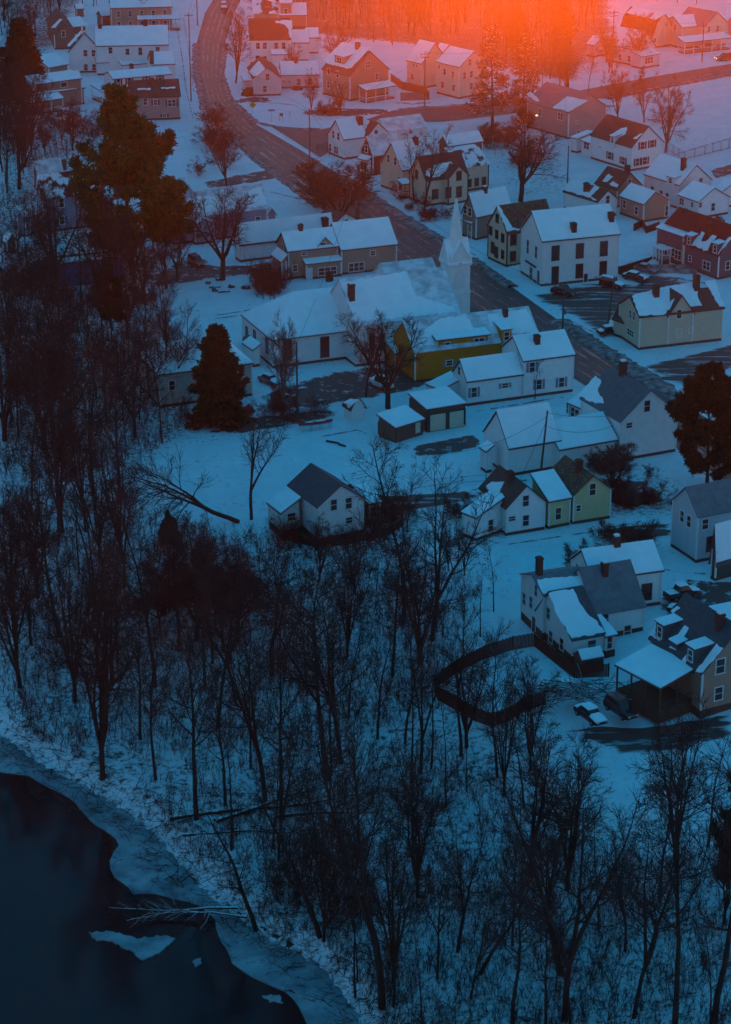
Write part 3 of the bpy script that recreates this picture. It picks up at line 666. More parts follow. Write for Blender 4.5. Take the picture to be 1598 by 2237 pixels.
# --- top centre
r, o, v = H('square_house', 'white two-storey house with a broad dark brown roof above the road bend', 'house', [
    D(A=(546, 87), B=(636, 86), b=140, hd=4, W=10, ridge='u', rise=4.2, roof='shingle_brown', snow=[(602, 48), (638, 46), (639, 84), (633, 84), (631, 66), (622, 55), (603, 52)], win=[('F', 564, 100), ('F', 579, 100), ('F', 604, 100), ('F', 620, 100), ('F', 563, 128), ('F', 579, 129), ('F', 610, 131), ('F', 620, 131)]),
    D(A=(592, 120), B=(637, 119), h=2.9, hd=4, W=2, ridge='shF', rise=.6, posts=False, fnd=False),
    D(A=(637, 94), B=(677, 93), h=4.6, hd=4, W=8, ridge='u', rise=2.3), D(A=(668, 83), B=(698, 82), h=4.0, hd=4, W=6, ridge='u', rise=1.8)])
r, o, v = H('patched_roof_house', 'tan house at the top with snow half melted off its roof, right of the road', 'house', [
    D(A=(552, 29), B=(609, 28), h=4, hd=4, W=9, ridge='u', rise=3, wall='tan', roof='patchy', snow=0, aw=(3, 0, 1)),
    D(A=(609, 34), B=(672, 32), h=3.4, hd=4, W=8, ridge='u', rise=2.4, wall='tan'), D(A=(610, 8), B=(640, 7), h=6.5, W=4, hd=4, ridge='u', rise=1, wall='greytan', aw=(1, 0, 2))])
r, o, v = H('lilac_cottage', 'pale gabled cottage with a long low snowy wing, beside the curve of the road', 'house', [
    D(A=(553, 172), B=(616, 170), b=211, hd=8, L=540, ridge='v', ap=149, wall='lav', roof='shingle_brown', snow=[[0, (545, 158), (566, 134), (580, 152), (562, 168), (555, 169)]], win=[('F', 585, 168), ('F', 579, 194)]),
    D(A=(614, 165), B=(700, 164), b=194, hd=5, W=8, ridge='u', rise=2.3, wall='lav', win=[('F', 621, 178, D(w_=.7, h_=.5)), ('F', 633, 178, D(w_=.7, h_=.5)), ('F', 653, 179), ('F', 677, 178)]),
    D(A=(532, 178), B=(552, 177), h=2.6, W=3, ridge='shF', rise=.7, wall='lav')])
chimney(r, o, v[1], 647, 138, 1.3, .8)
r, o, v = H('dormered_house', 'tan two-storey house with a snowy dormer on its broad roof and a front porch', 'house', [
    D(A=(765, 166), B=(853, 151), b=222, L=702, ridge='v', ap=113, wall='tan', roof='shingle_brown', snow=[[0, (706, 134), (748, 94), (808, 108), (768, 150), (758, 152), (720, 142)]], win=[('F', 804, 141, D(count=2, w_=.7)), ('F', 824, 167), ('L', 719, 156), ('L', 738, 162), ('L', 718, 185), ('L', 742, 190)]),
    D(A=(800, 199), B=(867, 188), h=2.9, W=3, L=None, ridge='shF', rise=.6, posts=True, wall='tan', roof='shingle')])
dormer(r, o, v[0], 742, 141, 3.4, 1.9, 'tan', axis='v', wn=2, depth=3.4)
chimney(r, o, v[0], 782, 107, 1.5, .9)
r, o, v = H('cream_house', 'tall cream house with two snowy roofs lit by the orange glow, behind a board fence', 'house', [
    D(A=(1003, 147), B=(1068, 136), b=217, L=952, ridge='v', ap=114, wall='cream', win=[('L', 960, 146, D(w_=.7, h_=.9)), ('L', 972, 157), ('L', 990, 163), ('L', 968, 185, D(w_=1.1)), ('L', 992, 192), ('F', 1027, 136), ('F', 1015, 165), ('F', 1030, 162), ('F', 1030, 188)]),
    D(A=(952, 134), B=(1010, 124), h=6.0, L=932, ridge='v', ap=100, wall='cream', win=[('L', 940, 174)]),
    D(A=(921, 139), B=(980, 129), b=195, L=887, ridge='v', ap=96, wall='cream', win=[('L', 901, 167), ('L', 905, 142, D(w_=.6, h_=.7)), ('L', 911, 144, D(w_=.6, h_=.7))])])
chimney(r, o, v[1], 951, 106, 1.3, .9)
# --- top right
r, o, v = H('gambrel_barn', 'barn with a steep dark red gambrel side and snow on its upper roof', 'barn', [
    D(A=(1426, 80), B=(1474, 72), h=3.2, L=1352, ridge='gam_v', ap=30, wall='cream', roof='shingle_red', snow=[[1, (1369, 30), (1384, 16), (1456, 31), (1433, 45)]], win=[('F', 1456, 54, D(w_=.6, h_=.7)), ('F', 1431, 88, D(w_=.7, h_=1))])], 'sheds and garages')
r, o, v = H('porch_house', 'yellowish house with two gables and a long snowy porch, top right corner', 'house', [
    D(A=(1539, 58), B=(1592, 49), b=108, L=1478, ridge='v', ap=27, wall='cream', roof='shingle_grey', snow=0, win=[('F', 1549, 64), ('F', 1568, 62)]),
    D(A=(1489, 61), B=(1540, 56), b=108, L=1448, ridge='u', ap=37, wall='cream', rf=.5, win=[('L', 1476, 60)]),
    D(A=(1496, 94), B=(1600, 83), h=2.9, W=3.4, ridge='shF', rise=.7, posts=True)])
r, o, v = H('pale_house', 'pale house with glazed porch seen through bare trees near the upper road', 'house', [
    D(A=(1388, 108), B=(1434, 98), h=4.2, L=1322, ridge='v', ap=70, wall='lav', aw=(2, 3, 1), snow=1), D(A=(1402, 125), B=(1445, 118), h=3.0, W=4, ridge='shF', rise=.8, wall='lav', win=[('F', 1418, 132, D(count=3))]),
    D(A=(1300, 100), B=(1330, 94), h=3, L=1280, ridge='v', wall='lav')])
r, o, v = H('lavender_house', 'pinkish house cut by the right edge at the top, with a snowy gable', 'house', [D(A=(1588, 48), B=(1640, 40), h=4.5, L=1570, ridge='v', ap=20, wall='pinkish')])
r, o, v = H('big_grey_roof_house', 'large pink-grey house with a streaked grey roof, half hidden by the orange firs', 'house', [
    D(A=(1241, 247), B=(1329, 233), b=305, L=1150, ridge='v', ap=205, wall='pinkish', roof='shingle_grey', snow=[[0, (1208, 237), (1240, 212), (1284, 222), (1243, 246)], [0, (1150, 207), (1160, 202), (1180, 222), (1172, 224)]], win=[('L', 1225, 254, D(count=2)), ('F', 1261, 266, D(w_=.5, h_=.5)), ('F', 1264, 290, D(w_=.7, h_=.9)), ('L', 1180, 245)])])
c = v[0].wall_pt('L', 1174, 252); lb = MB(); facebox(lb, c, v[0].v, -v[0].u, .22, .22, .05, .3); lb.build('wall_lamp', 'lit_lamp', r, o)
r, o, v = H('brown_roof_farmhouse', 'white farmhouse with a brown roof and dark shutters, below three fan-shaped trees', 'house', [
    D(A=(1378, 322), B=(1453, 310), b=375, L=1289, ridge='v', ap=277, roof='shingle_brown', snow=[[0, (1338, 296), (1358, 282), (1370, 280), (1366, 296), (1350, 302)], [0, (1383, 305), (1397, 295), (1405, 294), (1392, 306)]], shut='black', win=[('F', 1404, 318, D(w_=1.1)), ('F', 1425, 314, D(w_=1.1)), ('F', 1393, 354), ('F', 1409, 351, D(w_=1.1)), ('L', 1333, 340, D(w_=1.2)), ('L', 1362, 351, D(w_=1.2))]),
    D(A=(1313, 322), B=(1352, 316), h=3.0, L=1268, ridge='shL', rise=.8, fnd=False, win=[('L', 1300, 326, D(count=3)), ('L', 1282, 318, D(count=2))]),
    D(A=(1262, 305), B=(1300, 296), h=3.0, L=1245, ridge='shL', rise=.6)])
dormer(r, o, v[0], 1338, 314, 1.3, 1.5, 'white', axis='v', depth=2.6)
r, o, v = H('brown_roof_cottage', 'small tan cottage with a brown roof flecked with snow and a brick chimney', 'house', [
    D(A=(1349, 415), B=(1406, 404), h=3.6, L=1298, ridge='v', ap=379, wall='tan', roof='shingle_brown', snow=[[0, (1316, 398), (1330, 382), (1340, 388), (1326, 400)], [0, (1332, 404), (1340, 398), (1352, 406), (1348, 412)]], aw=(1, 2, 1))])
chimney(r, o, v[0], 1371, 374, 1.2, .8)
r, o, v = H('patched_cottage', 'small white cottage with a bare brown patch beside its roof chimney', 'house', [
    D(A=(1306, 442), B=(1352, 433), h=3.4, L=1229, ridge='v', ap=417, roof='shingle_brown', snow=[[0, (1231, 416), (1250, 393), (1280, 398), (1276, 420), (1286, 424), (1300, 408), (1310, 412), (1290, 432), (1304, 440)]], win=[('F', 1328, 436)])])
chimney(r, o, v[0], 1281, 418, 1.7, .8)
r, o, v = H('olive_house', 'grey-brown house with a small snowy roof, between the hall and the white farmhouse', 'house', [
    D(A=(1405, 447), B=(1466, 437), b=487, L=1352, ridge='v', ap=420, wall='tan', rf=.42, win=[('L', 1365, 446), ('L', 1391, 460), ('F', 1458, 460, D(w_=1.0, h_=2.0))])])
r, o, v = H('white_farmhouse', 'white two-storey farmhouse with a tall brick chimney and a small roof dormer, right side', 'house', [
    D(A=(1482, 405), B=(1558, 392), b=458, L=1406, ridge='v', ap=362, win=[('L', 1426, 415), ('L', 1445, 424), ('L', 1458, 430), ('F', 1531, 397)]),
    D(A=(1524, 442), B=(1597, 430), b=480, L=1479, ridge='v', ap=412, win=[('L', 1490, 440, D(count=2, w_=.6, h_=1.2)), ('L', 1513, 447, D(w_=.6, h_=.9)), ('F', 1530, 448, D(w_=.8, h_=.9)), ('F', 1558, 452)])])
chimney(r, o, v[0], 1493, 372, 2.4, .8); dormer(r, o, v[0], 1465, 402, 2.2, 1.3, axis='v', depth=3, win=True)
r, o, v = H('edge_outbuilding', 'low white building with a curved snowy roof cut by the right edge', 'shed', [D(A=(1570, 425), B=(1640, 412), h=3, L=1548, ridge='v', ap=400)], 'sheds and garages')
# --- cluster along the street
r, o, v = H('corner_house', 'white house with a snowy roof and brick chimney at the street corner', 'house', [
    D(A=(751, 305), B=(804, 298), b=350, L=715, ridge='u', ap=264, win=[('L', 729, 294), ('L', 740, 298), ('L', 735, 328, D(count=2)), ('L', 722, 322)])])
chimney(r, o, v[0], 786, 270, 1.5, 1.1)
r, o, v = H('back_gable_house', 'white gabled house with a bare dark strip on its snowy roof, behind the corner house', 'house', [
    D(A=(802, 299), B=(852, 290), h=4.5, L=775, ridge='v', ap=269, roof='shingle_brown', snow=[[0, (778, 276), (800, 262), (808, 266), (796, 290)]], win=[('F', 822, 292)]),
    D(A=(846, 288), B=(936, 277), h=4.0, W=7, ridge='u', rise=2.0, roof='thin_snow', snow=0, win=[('F', 898, 288, D(w_=.7, h_=.7)), ('F', 862, 290, D(w_=.7, h_=.7))])])
r, o, v = H('red_house', 'deep red narrow house with pale trim and a pale thinly snowed roof', 'house', [
    D(A=(815, 338), B=(880, 326), b=385, L=785, ridge='u', ap=299, wall='red', roof='thin_snow', snow=0, win=[('L', 801, 325)]),
    D(A=(803, 352), B=(812, 350), h=3.2, L=780, ridge='shL', rise=.4, wall='white', fnd=False, win=[('L', 795, 362, D(count=2, h_=1.7))])])
r, o, v = H('cream_gable_house', 'narrow cream house with bay window and snowy roof, left of the ornate cream house', 'house', [
    D(A=(878, 372), B=(962, 358), b=425, L=829, ridge='u', ap=314, wall='cream', rf=.5, win=[('L', 849, 346), ('L', 864, 352), ('L', 872, 395)]),
    D(A=(864, 375), B=(872, 374), b=412, L=838, ridge='shL', rise=.5, wall='cream', win=[('L', 850, 390, D(count=2, h_=1.8))], fnd=False)])
chimney(r, o, v[0], 908, 313, 1.2, .9)
r, o, v = H('ornate_house', 'ornate cream house with brown trim and a cross gable, on the street behind the steeple', 'house', [
    D(A=(930, 394), B=(1026, 382), b=452, L=892, ridge='u', ap=343, wall='cream', trim='trim_dark', roof='shingle_brown', snow=[[0, (929, 385), (934, 372), (960, 360), (985, 356), (990, 360), (975, 376), (960, 388), (945, 390)]], win=[('L', 911, 381, D(h_=1.7)), ('F', 951, 424, D(w_=1.2, h_=1.8))]),
    D(A=(979, 391), B=(1027, 382), b=450, W=5, ridge='v', ap=364, wall='cream', trim='trim_dark', roof='shingle_brown', snow=0, win=[('F', 1003, 384, D(w_=1.1, h_=1.7)), ('F', 980, 421, D(w_=1.2, h_=2)), ('F', 1003, 419, D(w_=1.2, h_=2))]),
    D(A=(1016, 366), B=(1072, 357), h=5, W=8, ridge='u', rise=2.4, wall='cream', trim='trim_dark', roof='patchy', snow=0, aw=(3, 0, 2)),
    D(A=(880, 405), B=(902, 402), h=2.8, L=866, ridge='shF', rise=.4, posts=True, W=None)])
r, o, v = H('dark_outbuilding', 'dark building with a bright snowy roof beside the side street, behind the ornate house', 'house', [
    D(A=(979, 320), B=(1058, 308), h=3.6, L=956, ridge='u', ap=299, wall='brown', roof='shingle_brown'), D(A=(980, 335), B=(1048, 326), h=2.6, W=2, ridge='shF', rise=.4, wall='brown')])
r, o, v = H('greygreen_house', 'grey-green gabled house with white trim beside the steeple', 'house', [
    D(A=(1040, 473), B=(1122, 455), b=526, L=1006, ridge='u', ap=426, wall='olive', win=[('L', 1017, 458), ('L', 1027, 463)]), D(A=(1030, 490), B=(1036, 489), h=2.9, L=1004, ridge='shL', rise=.4, wall='olive', posts=True)])
chimney(r, o, v[0], 1060, 418, .9, .7, cap=True)
r, o, v = H('rust_roof_house', 'narrow cream house with a rusty metal roof next to the white hall', 'house', [
    D(A=(1106, 510), B=(1215, 494), b=585, L=1063, ridge='u', ap=451, wall='cream', trim='trim_dark', roof='rust', snow=[[0, (1086, 452), (1091, 452), (1120, 500), (1137, 503), (1108, 508)]], win=[('L', 1073, 504), ('L', 1086, 512), ('L', 1099, 520), ('L', 1087, 477), ('L', 1099, 556), ('L', 1077, 542, D(door='door_dark')), ('L', 1085, 552, D(door='door_dark')), ('F', 1122, 524, D(w_=1.1, h_=1.8)), ('F', 1121, 560, D(w_=1.0, h_=1.7))])])
r, o, v = H('white_hall', 'large white two-storey hall with boarded brown windows and two roof chimneys', 'hall', [
    D(A=(1181, 528), B=(1357, 511), b=627, hd=None, L=1136, ridge='u', ap=464, trim='trim', win=[('F', 1214, 553, D(w_=1.3, h_=2.5, mull=False, trim='trim_dark')), ('F', 1267, 548, D(w_=1.3, h_=2.5, mull=False, trim='trim_dark')), ('F', 1319.5, 543, D(w_=1.3, h_=2.5, mull=False, trim='trim_dark')),
        ('F', 1266, 592, D(w_=1.2, h_=2.4, mull=False, trim='trim_dark')), ('F', 1318, 586, D(w_=1.2, h_=2.4, mull=False, trim='trim_dark')), ('F', 1213, 600, D(door='door_dark', w_=1.4, h_=3.0)), ('F', 1280, 607, D(door='door_dark', w_=.7, h_=1.5)),
        ('L', 1154, 539, D(w_=.9, h_=2.4)), ('L', 1172, 551, D(w_=.9, h_=2.1)), ('L', 1161, 598, D(w_=1.3, h_=2.3)), ('L', 1177, 607, D(door='door_dark', h_=2.6))])], 'large buildings')
chimney(r, o, v[0], 1253, 506, 1.6, .9); chimney(r, o, v[0], 1335, 483, 1.6, .9)
add = MB(); c0 = v[0].wall_pt('L', 1150, 571); c1 = v[0].wall_pt('L', 1172, 582)
facebox(add, (c0 + c1) / 2, v[0].v, -v[0].u, (Vector((c0.x, c0.y, 0)) - Vector((c1.x, c1.y, 0))).length, .25, -.02, .25); add.build('shopfront_cornice', 'trim_dark', r, o)
r, o, v = H('grey_dormer_house', 'dark grey house with dormers and snow strips on its roof, beside the parking lot', 'house', [
    D(A=(1568, 558), B=(1640, 545), b=612, L=1492, ridge='v', ap=496, wall='darkgrey', roof='shingle_red', snow=[[0, (1508, 538), (1534, 508), (1540, 512), (1532, 530), (1542, 530), (1556, 516), (1566, 519), (1552, 536), (1546, 550)], [0, (1560, 556), (1594, 520), (1600, 522), (1570, 558)]], win=[('L', 1508, 565, D(w_=.7, h_=1)), ('L', 1544, 580, D(count=2, w_=.9)), ('F', 1590, 580)]),
    D(A=(1494, 519), B=(1520, 514), h=5.4, L=1432, ridge='shL', rise=.7, wall='darkgrey', win=[('L', 1482, 557, D(count=2, w_=.8, h_=1.6)), ('L', 1468, 550, D(count=2, w_=.8)), ('L', 1449, 545, D(count=3, w_=.8, h_=1.6))]),
    D(A=(1528, 512), B=(1590, 500), h=6.4, L=1452, ridge='v', rise=2.3, wall='darkgrey', roof='shingle_red', snow=0)])
dormer(r, o, v[0], 1505, 537, 1.5, 1.8, 'darkgrey', axis='v', depth=3); dormer(r, o, v[0], 1562, 556, 1.5, 1.9, 'darkgrey', axis='v', depth=3.4)
chimney(r, o, v[0], 1550, 511, 2.0, .9); chimney(r, o, v[2], 1496, 466, .8, .8)
deck = MB(); 
r, o, v2 = H('white_deck', 'white railed deck on the corner of the dark grey house above the parking lot', 'deck', [D(A=(1447, 548), B=(1470, 544), h=3.0, b=None, L=1424, ridge='flat', roof='trim', wall='darkgrey', posts='L', snow=0, lowfront=.8)], 'porches')
r, o, v = H('beige_gable_house', 'beige house with a front cross gable and half-bare brown roof, right of the main street', 'house', [
    D(A=(1394, 694), B=(1585, 682), b=766, hd=19.5, L=1350, ridge='u', ap=648, wall='beige', roof='shingle_brown', snow=[[0, (1381, 650), (1440, 632), (1508, 620), (1525, 634), (1526, 655), (1534, 670), (1510, 672), (1470, 668), (1450, 690), (1397, 692)], [0, (1541, 618), (1562, 614), (1583, 672), (1572, 672)]],
      win=[('L', 1378, 686, D(w_=.6, h_=1.3)), ('L', 1386, 690, D(w_=.6, h_=1.3)), ('L', 1378, 727, D(count=3, w_=.75, h_=1.0)), ('F', 1484, 728, D(w_=.8, h_=1.3)), ('F', 1510, 722, D(w_=.7, h_=.8))]),
    D(A=(1456, 690), B=(1520, 684), b=759, hd=19.5, W=5.5, ridge='v', ap=647, wall='beige', roof='shingle_brown', snow=[[0, (1452, 684), (1466, 660), (1474, 655), (1460, 686)]], win=[('F', 1484, 686, D(w_=.8, h_=1.4))]),
    D(A=(1366, 704), B=(1374, 702), h=3.0, L=1336, ridge='shL', rise=1.2, wall='beige', roof='shingle_brown', snow=0)])
chimney(r, o, v[0], 1433, 648, 2.0, .9); chimney(r, o, v[0], 1521, 634, 2.6, .9)
# --- church
r, o, v = H('church', 'white wooden church with a slender steeple, long snowy nave and hipped rear hall', 'church', [
    D(A=(775, 712), B=(1008, 690), b=803, L=None, W=13.5, ridge='u', rise=5.6, hd=22, roof='thin_snow', snow=[[0, (745, 620), (890, 596), (908, 650), (990, 672), (1000, 684), (776, 706)]], wall='white', win=[]),
    D(A=(595, 744), B=(773, 722), b=806, L=526, ridge='hip', ap=641, wall='white', roof='shingle_grey', snow=1, ends=False, win=[('F', 628, 765, D(w_=1.3, h_=3.2, trim='trim_dark')), ('F', 710, 758, D(w_=1.3, h_=3.2, trim='trim_dark')), ('L', 584, 752, D(w_=1.0, h_=2.8, trim='trim_dark')), ('L', 557, 738, D(w_=1.0, h_=2.4, trim='trim_dark')), ('L', 540, 730, D(w_=1.0, h_=2.4, trim='trim_dark'))]),
    D(A=(845, 612), B=(960, 590), h=5.0, hd=22, W=6, ridge='u', rise=2.0, roof='thin_snow', snow=0, wall='white'),
    D(A=(552, 766), B=(572, 763), h=2.8, L=528, ridge='shL', rise=.6)], 'large buildings')
chimney(r, o, v[0], 768, 655, 2.6, .9, cap=True, k=0)
def arch(c, ax, n, w_, h_, root, org, m='door_dark'):
    mb = MB(); pts = []; tb = MB()
    for s_, mm, d1 in ((1.0, mb, .05), (1.22, tb, .03)):
        w2 = w_ / 2 * s_; h2 = h_ * (1 if s_ == 1 else 1.07)
        pl = [c - ax * w2 - UP * h2 / 2, c + ax * w2 - UP * h2 / 2, c + ax * w2 + UP * h2 * .18, c + ax * w2 * .6 + UP * h2 * .38, c + UP * h2 * .52, c - ax * w2 * .6 + UP * h2 * .38, c - ax * w2 + UP * h2 * .18]
        mm.sweep([tuple(p - n * .02) for p in pl], tuple(n * (d1 + .02)))
    f = tb.build('window', 'trim', root, org); mb.build('pane', m, f, org)
for px, py in ((813, 745), (835, 742), (860, 738), (884, 735), (912, 730), (964, 716)):
    arch(v[0].wall_pt('F', px, py + 2), v[0].u, -v[0].v, 1.0, 3.0, r, o, 'pane')
nv = v[0]
# steeple
Pt = G(981, 703, 0); d = Vector((math.cos(R_(22)), math.sin(R_(22)), 0)); n = Vector((-d.y, d.x, 0)); hT = zat(Pt, 981, 578)
Ts = ext(Pt, d, 1027); Tl = ext(Pt, n, 961); T = (Ts + Tl) / 2; cen = Pt + d * (T / 2) + n * (T / 2)
mb = MB(); mb.box(Vector((cen.x, cen.y, 0)), d, n, T, T, -.5, hT * .48); mb.box(Vector((cen.x, cen.y, 0)), d, n, T - .1, T - .1, hT * .48, hT - .3)
mb.box(Vector((cen.x, cen.y, 0)), d, n, T + .15, T + .15, hT * .48 - .12, hT * .48 + .12); tw = mb.build('tower', 'wall_white', r, o)
mb = MB(); mb.box(Vector((cen.x, cen.y, 0)), d, n, T + .5, T + .5, hT - .3, hT - .12); mb.box(Vector((cen.x, cen.y, 0)), d, n, T + .25, T + .25, hT - .5, hT - .3)
mb.build('cornice', 'trim', tw, o)
gh = zat(cen - n * T / 2, proj(cen - n * T / 2 )[0], 528) - hT
for (a, nn) in ((d, -n), (n, -d), (d, n), (n, d)):
    q = cen + nn * (T / 2 + .02); mb = MB()
    mb.sweep([tuple(q - a * (T / 2) + UP * hT), tuple(q + a * (T / 2) + UP * hT), tuple(q + UP * (hT + gh))], tuple(-nn * .5)); g = mb.build('gable', 'wall_white', tw, o)
    mb = MB()
    for s in (-1, 1):
        e = q + a * s * (T / 2 + .15) + UP * (hT - .15); t = q + UP * (hT + gh)
        mb.prism([tuple(x) for x in (e + nn * .2, t + nn * .2, t - nn * T * .45, e - nn * T * .45)], .02, .16)
    mb.build('gable_roof', 'roof_snow', g, o)
    arch(q + nn * .0 + UP * (hT * .72) , a, nn, T * .38, hT * .28, tw, o, 'trim'); 
for q_ in ((-1, -1), (1, -1), (1, 1), (-1, 1)):
    c_ = cen + d * (q_[0] * T * .46) + n * (q_[1] * T * .46); mb = MB(); mb.tube([c_ + UP * (hT - .2), c_ + UP * (hT + .7), c_ + UP * (hT + 2.0)], [.22, .2, .02], 6); mb.build('pinnacle', 'trim', tw, o)
tip = zat(cen, *(lambda P: (P[0], 428))(proj(cen + UP * (hT + 8)))) 
mb = MB(); V = []; k = 8
for i in range(k): an = 2 * math.pi * i / k + R_(22.5 + 22); V.append(tuple(cen + Vector((math.cos(an), math.sin(an), 0)) * (T * .43) + UP * (hT - .1)))
for i in range(k): an = 2 * math.pi * i / k + R_(22.5 + 22); V.append(tuple(cen + Vector((math.cos(an), math.sin(an), 0)) * .16 + UP * (tip - .3)))
F = [[i, (i + 1) % k, k + (i + 1) % k, k + i] for i in range(k)] + [[k + i for i in range(k)]]
mb.V = V; mb.F = F; sp = mb.build('spire', 'wall_white', r, o)
mb = MB(); mb.box(Vector((cen.x, cen.y, 0)), d, n, .35, .35, tip - .3, tip - .1); mb.box(Vector((cen.x, cen.y, 0)), d, n, .08, .08, tip - .1, tip + .5); mb.build('finial', 'trim_dark', sp, o)
arch(cen - d * (T / 2) + n * 0 + UP * (hT * .36), n, -d, 1.0, 2.8, tw, o, 'door_dark')
arch(cen - n * (T / 2 ) + UP * (hT * .27), d, -n, 1.0, 2.8, tw, o, 'trim')
# --- left side
r, o, v = H('red_roof_house', 'grey-blue house with a dark red roof patched with snow, left side by the big pine', 'house', [
    D(A=(95, 431), B=(232, 414), b=510, L=76, ridge='u', ap=384, wall='greyblue', roof='patchy_red', snow=0, win=[('F', 135, 443, D(h_=1.7)), ('F', 176, 439, D(h_=1.7)), ('F', 136, 481)]),
    D(A=(57, 477), B=(93, 463), h=3.6, L=34, ridge='shF', rise=1.6, wall='greyblue', roof='shingle')])
r, o, v = H('pale_roof_cottage', 'cottage with a faded pale roof just behind the red-roofed house', 'house', [D(A=(82, 380), B=(140, 372), h=3.2, L=70, ridge='u', rise=2.2, wall='umber', roof='thin_snow', snow=0)])
chimney(r, o, v[0], 141, 362, 1.2, .7)
r, o, v = H('dark_shed', 'dark shed with a snowy gable roof under the big pine', 'shed', [D(A=(228, 529), B=(302, 516), b=570, L=186, ridge='v', ap=499, wall='umber', roof='shingle', win=[('F', 268, 538, D(w_=.7, h_=.6))])], 'sheds and garages')
r, o, v = H('small_hut', 'small snow-topped hut at the far left edge beyond the trailers', 'shed', [D(A=(15, 530), B=(40, 524), h=2.2, L=2, ridge='v', rise=1.2, wall='umber')], 'sheds and garages')
r, o, v = H('long_blue_house', 'long blue-grey house with a gabled bump-out, beside the driveway with the red car', 'house', [
    D(A=(378, 476), B=(587, 456), b=536, L=352, ridge='u', rise=3.6, hd=24, wall='greyblue', roof='thin_snow', snow=[[0, (384, 470), (400, 440), (450, 430), (500, 434), (520, 452), (500, 458), (430, 468)], [0, (540, 455), (530, 420), (570, 412), (585, 450)]], win=[('F', 564, 480, D(w_=.9, h_=1.1, shut=None)), ('F', 522, 489, D(w_=.8, h_=.9)), ('F', 409, 502, D(w_=.8, h_=.9))]),
    D(A=(426, 494), B=(472, 490), b=536, hd=24, W=3, ridge='v', ap=480, wall='greyblue', fnd=True),
    D(A=(584, 470), B=(606, 467), h=3, W=5, ridge='v', rise=1.0, wall='greyblue')])
r, o, v = H('long_white_house', 'long low white building with a plain snowy roof, left of the tan house', 'house', [
    D(A=(524, 531), B=(732, 509), b=574, hd=24, L=510, ridge='u', ap=491, wall='white')])
chimney(r, o, v[0], 658, 501, 1.0, .6); chimney(r, o, v[0], 710, 494, 1.6, 1.1)
r, o, v = H('red_gable_house', 'small house with a bare dark red roof beside the street, behind the tan house', 'house', [
    D(A=(733, 487), B=(780, 477), h=3.6, L=692, ridge='v', ap=467, wall='white', roof='shingle_brown', snow=0, win=[('F', 757, 484, D(w_=.7, h_=.8))])])
chimney(r, o, v[0], 781, 470, 1.2, .5, k=1)
r, o, v = H('tan_house', 'tan house with a front cross gable, glazed porch and two snowy roofs, above the church', 'house', [
    D(A=(629, 550), B=(742, 540), b=612, hd=22, L=601, ridge='u', ap=510, wall='tan', win=[('F', 665, 554, D(w_=.9, h_=.5)), ('F', 645, 586, D(h_=1.1, w_=.8)), ('L', 618, 542)]),
    D(A=(686, 548), B=(738, 541), b=605, hd=22, W=5, ridge='v', ap=520, wall='tan', win=[('F', 706, 542, D(w_=.9, h_=1.9))]),
    D(A=(745, 547), B=(871, 534), b=602, hd=22, W=9, ridge='u', ap=None, rise=3.6, wall='tan', win=[('F', 815, 553, D(w_=.9, h_=.8)), ('F', 779, 583, D(count=3, w_=.95)),]),
    D(A=(668, 579), B=(750, 570), h=2.8, hd=22, W=3, ridge='shF', rise=.7, wall='tan', win=[('F', 676, 599, D(door='door_light', h_=2.0)), ('F', 716, 592, D(count=3, w_=1.1, h_=1.3))]),
    D(A=(614, 573), B=(630, 570), h=3.6, hd=22, L=591, ridge='shL', rise=.8, wall='tan', win=[('L', 603, 592, D(count=2, w_=.7, h_=1.5))])])
chimney(r, o, v[0], 657, 504, 1.1, .7)
r, o, v = H('hidden_house', 'pale green house with a snowy roof, mostly behind the dark spruce', 'house', [
    D(A=(345, 820), B=(555, 796), h=5.2, b=None, hd=22, W=11, ridge='hip', rise=3.0, wall='palegreen', win=[('F', 376, 842), ('F', 520, 830)])])
# --- yellow and shuttered white houses
r, o, v = H('yellow_house', 'mustard yellow house with a long dormer, beside the church steeple', 'house', [
    D(A=(905, 770), B=(1182, 736), b=838, L=None, W=9.5, ridge='u', rise=3.5, wall='yellow', roof='thin_snow', snow=[[0, (1075, 730), (1065, 690), (1150, 678), (1178, 730)], [0, (916, 760), (930, 722), (960, 700), (1020, 690), (1040, 730), (990, 748)]], win=[('F', 982, 793, D(w_=1.0, h_=.8, shut='blue')), ('F', 1085, 780, D(w_=1.2, h_=.8))]),
    D(A=(953, 746), B=(1074, 732), h=6.2, W=5.5, ridge='shF', rise=1.0, wall='yellow', fnd=False, shut='blue', win=[('F', 978, 758), ('F', 1047, 749, D(count=2, w_=.8))]),
    D(A=(862, 775), B=(925, 767), h=2.9, W=5, ridge='shF', rise=.9, wall='yellow', win=[('F', 895, 785, D(count=3, w_=.8))])])
dormer(r, o, v[0], 1107, 749, 1.6, 2.1, 'yellow', axis='u', depth=3.4); chimney(r, o, v[1], 974, 716, 1.0, .7); chimney(r, o, v[0], 1104, 692, 1.3, .7)
r, o, v = H('blue_shutter_house', 'white house stepping up in two snowy roofs, with blue-grey shutters', 'house', [
    D(A=(1019, 834), B=(1146, 817), b=889, L=987, ridge='u', ap=788, shut='blue', win=[('F', 1036, 857), ('F', 1104, 842, D(w_=1.0, h_=.7)), ('L', 1004, 810, D(w_=.8, h_=1.2, shut=None))]),
    D(A=(1141, 790), B=(1259, 775), b=872, W=8, ridge='u', rise=2.6, shut='blue', win=[('F', 1163, 802), ('F', 1178, 840), ('F', 1227, 835)]),
    D(A=(961, 854), B=(1018, 840), b=884, L=929, ridge='shL', rise=.9)])
chimney(r, o, v[1], 1173, 752, 1.5, .8)
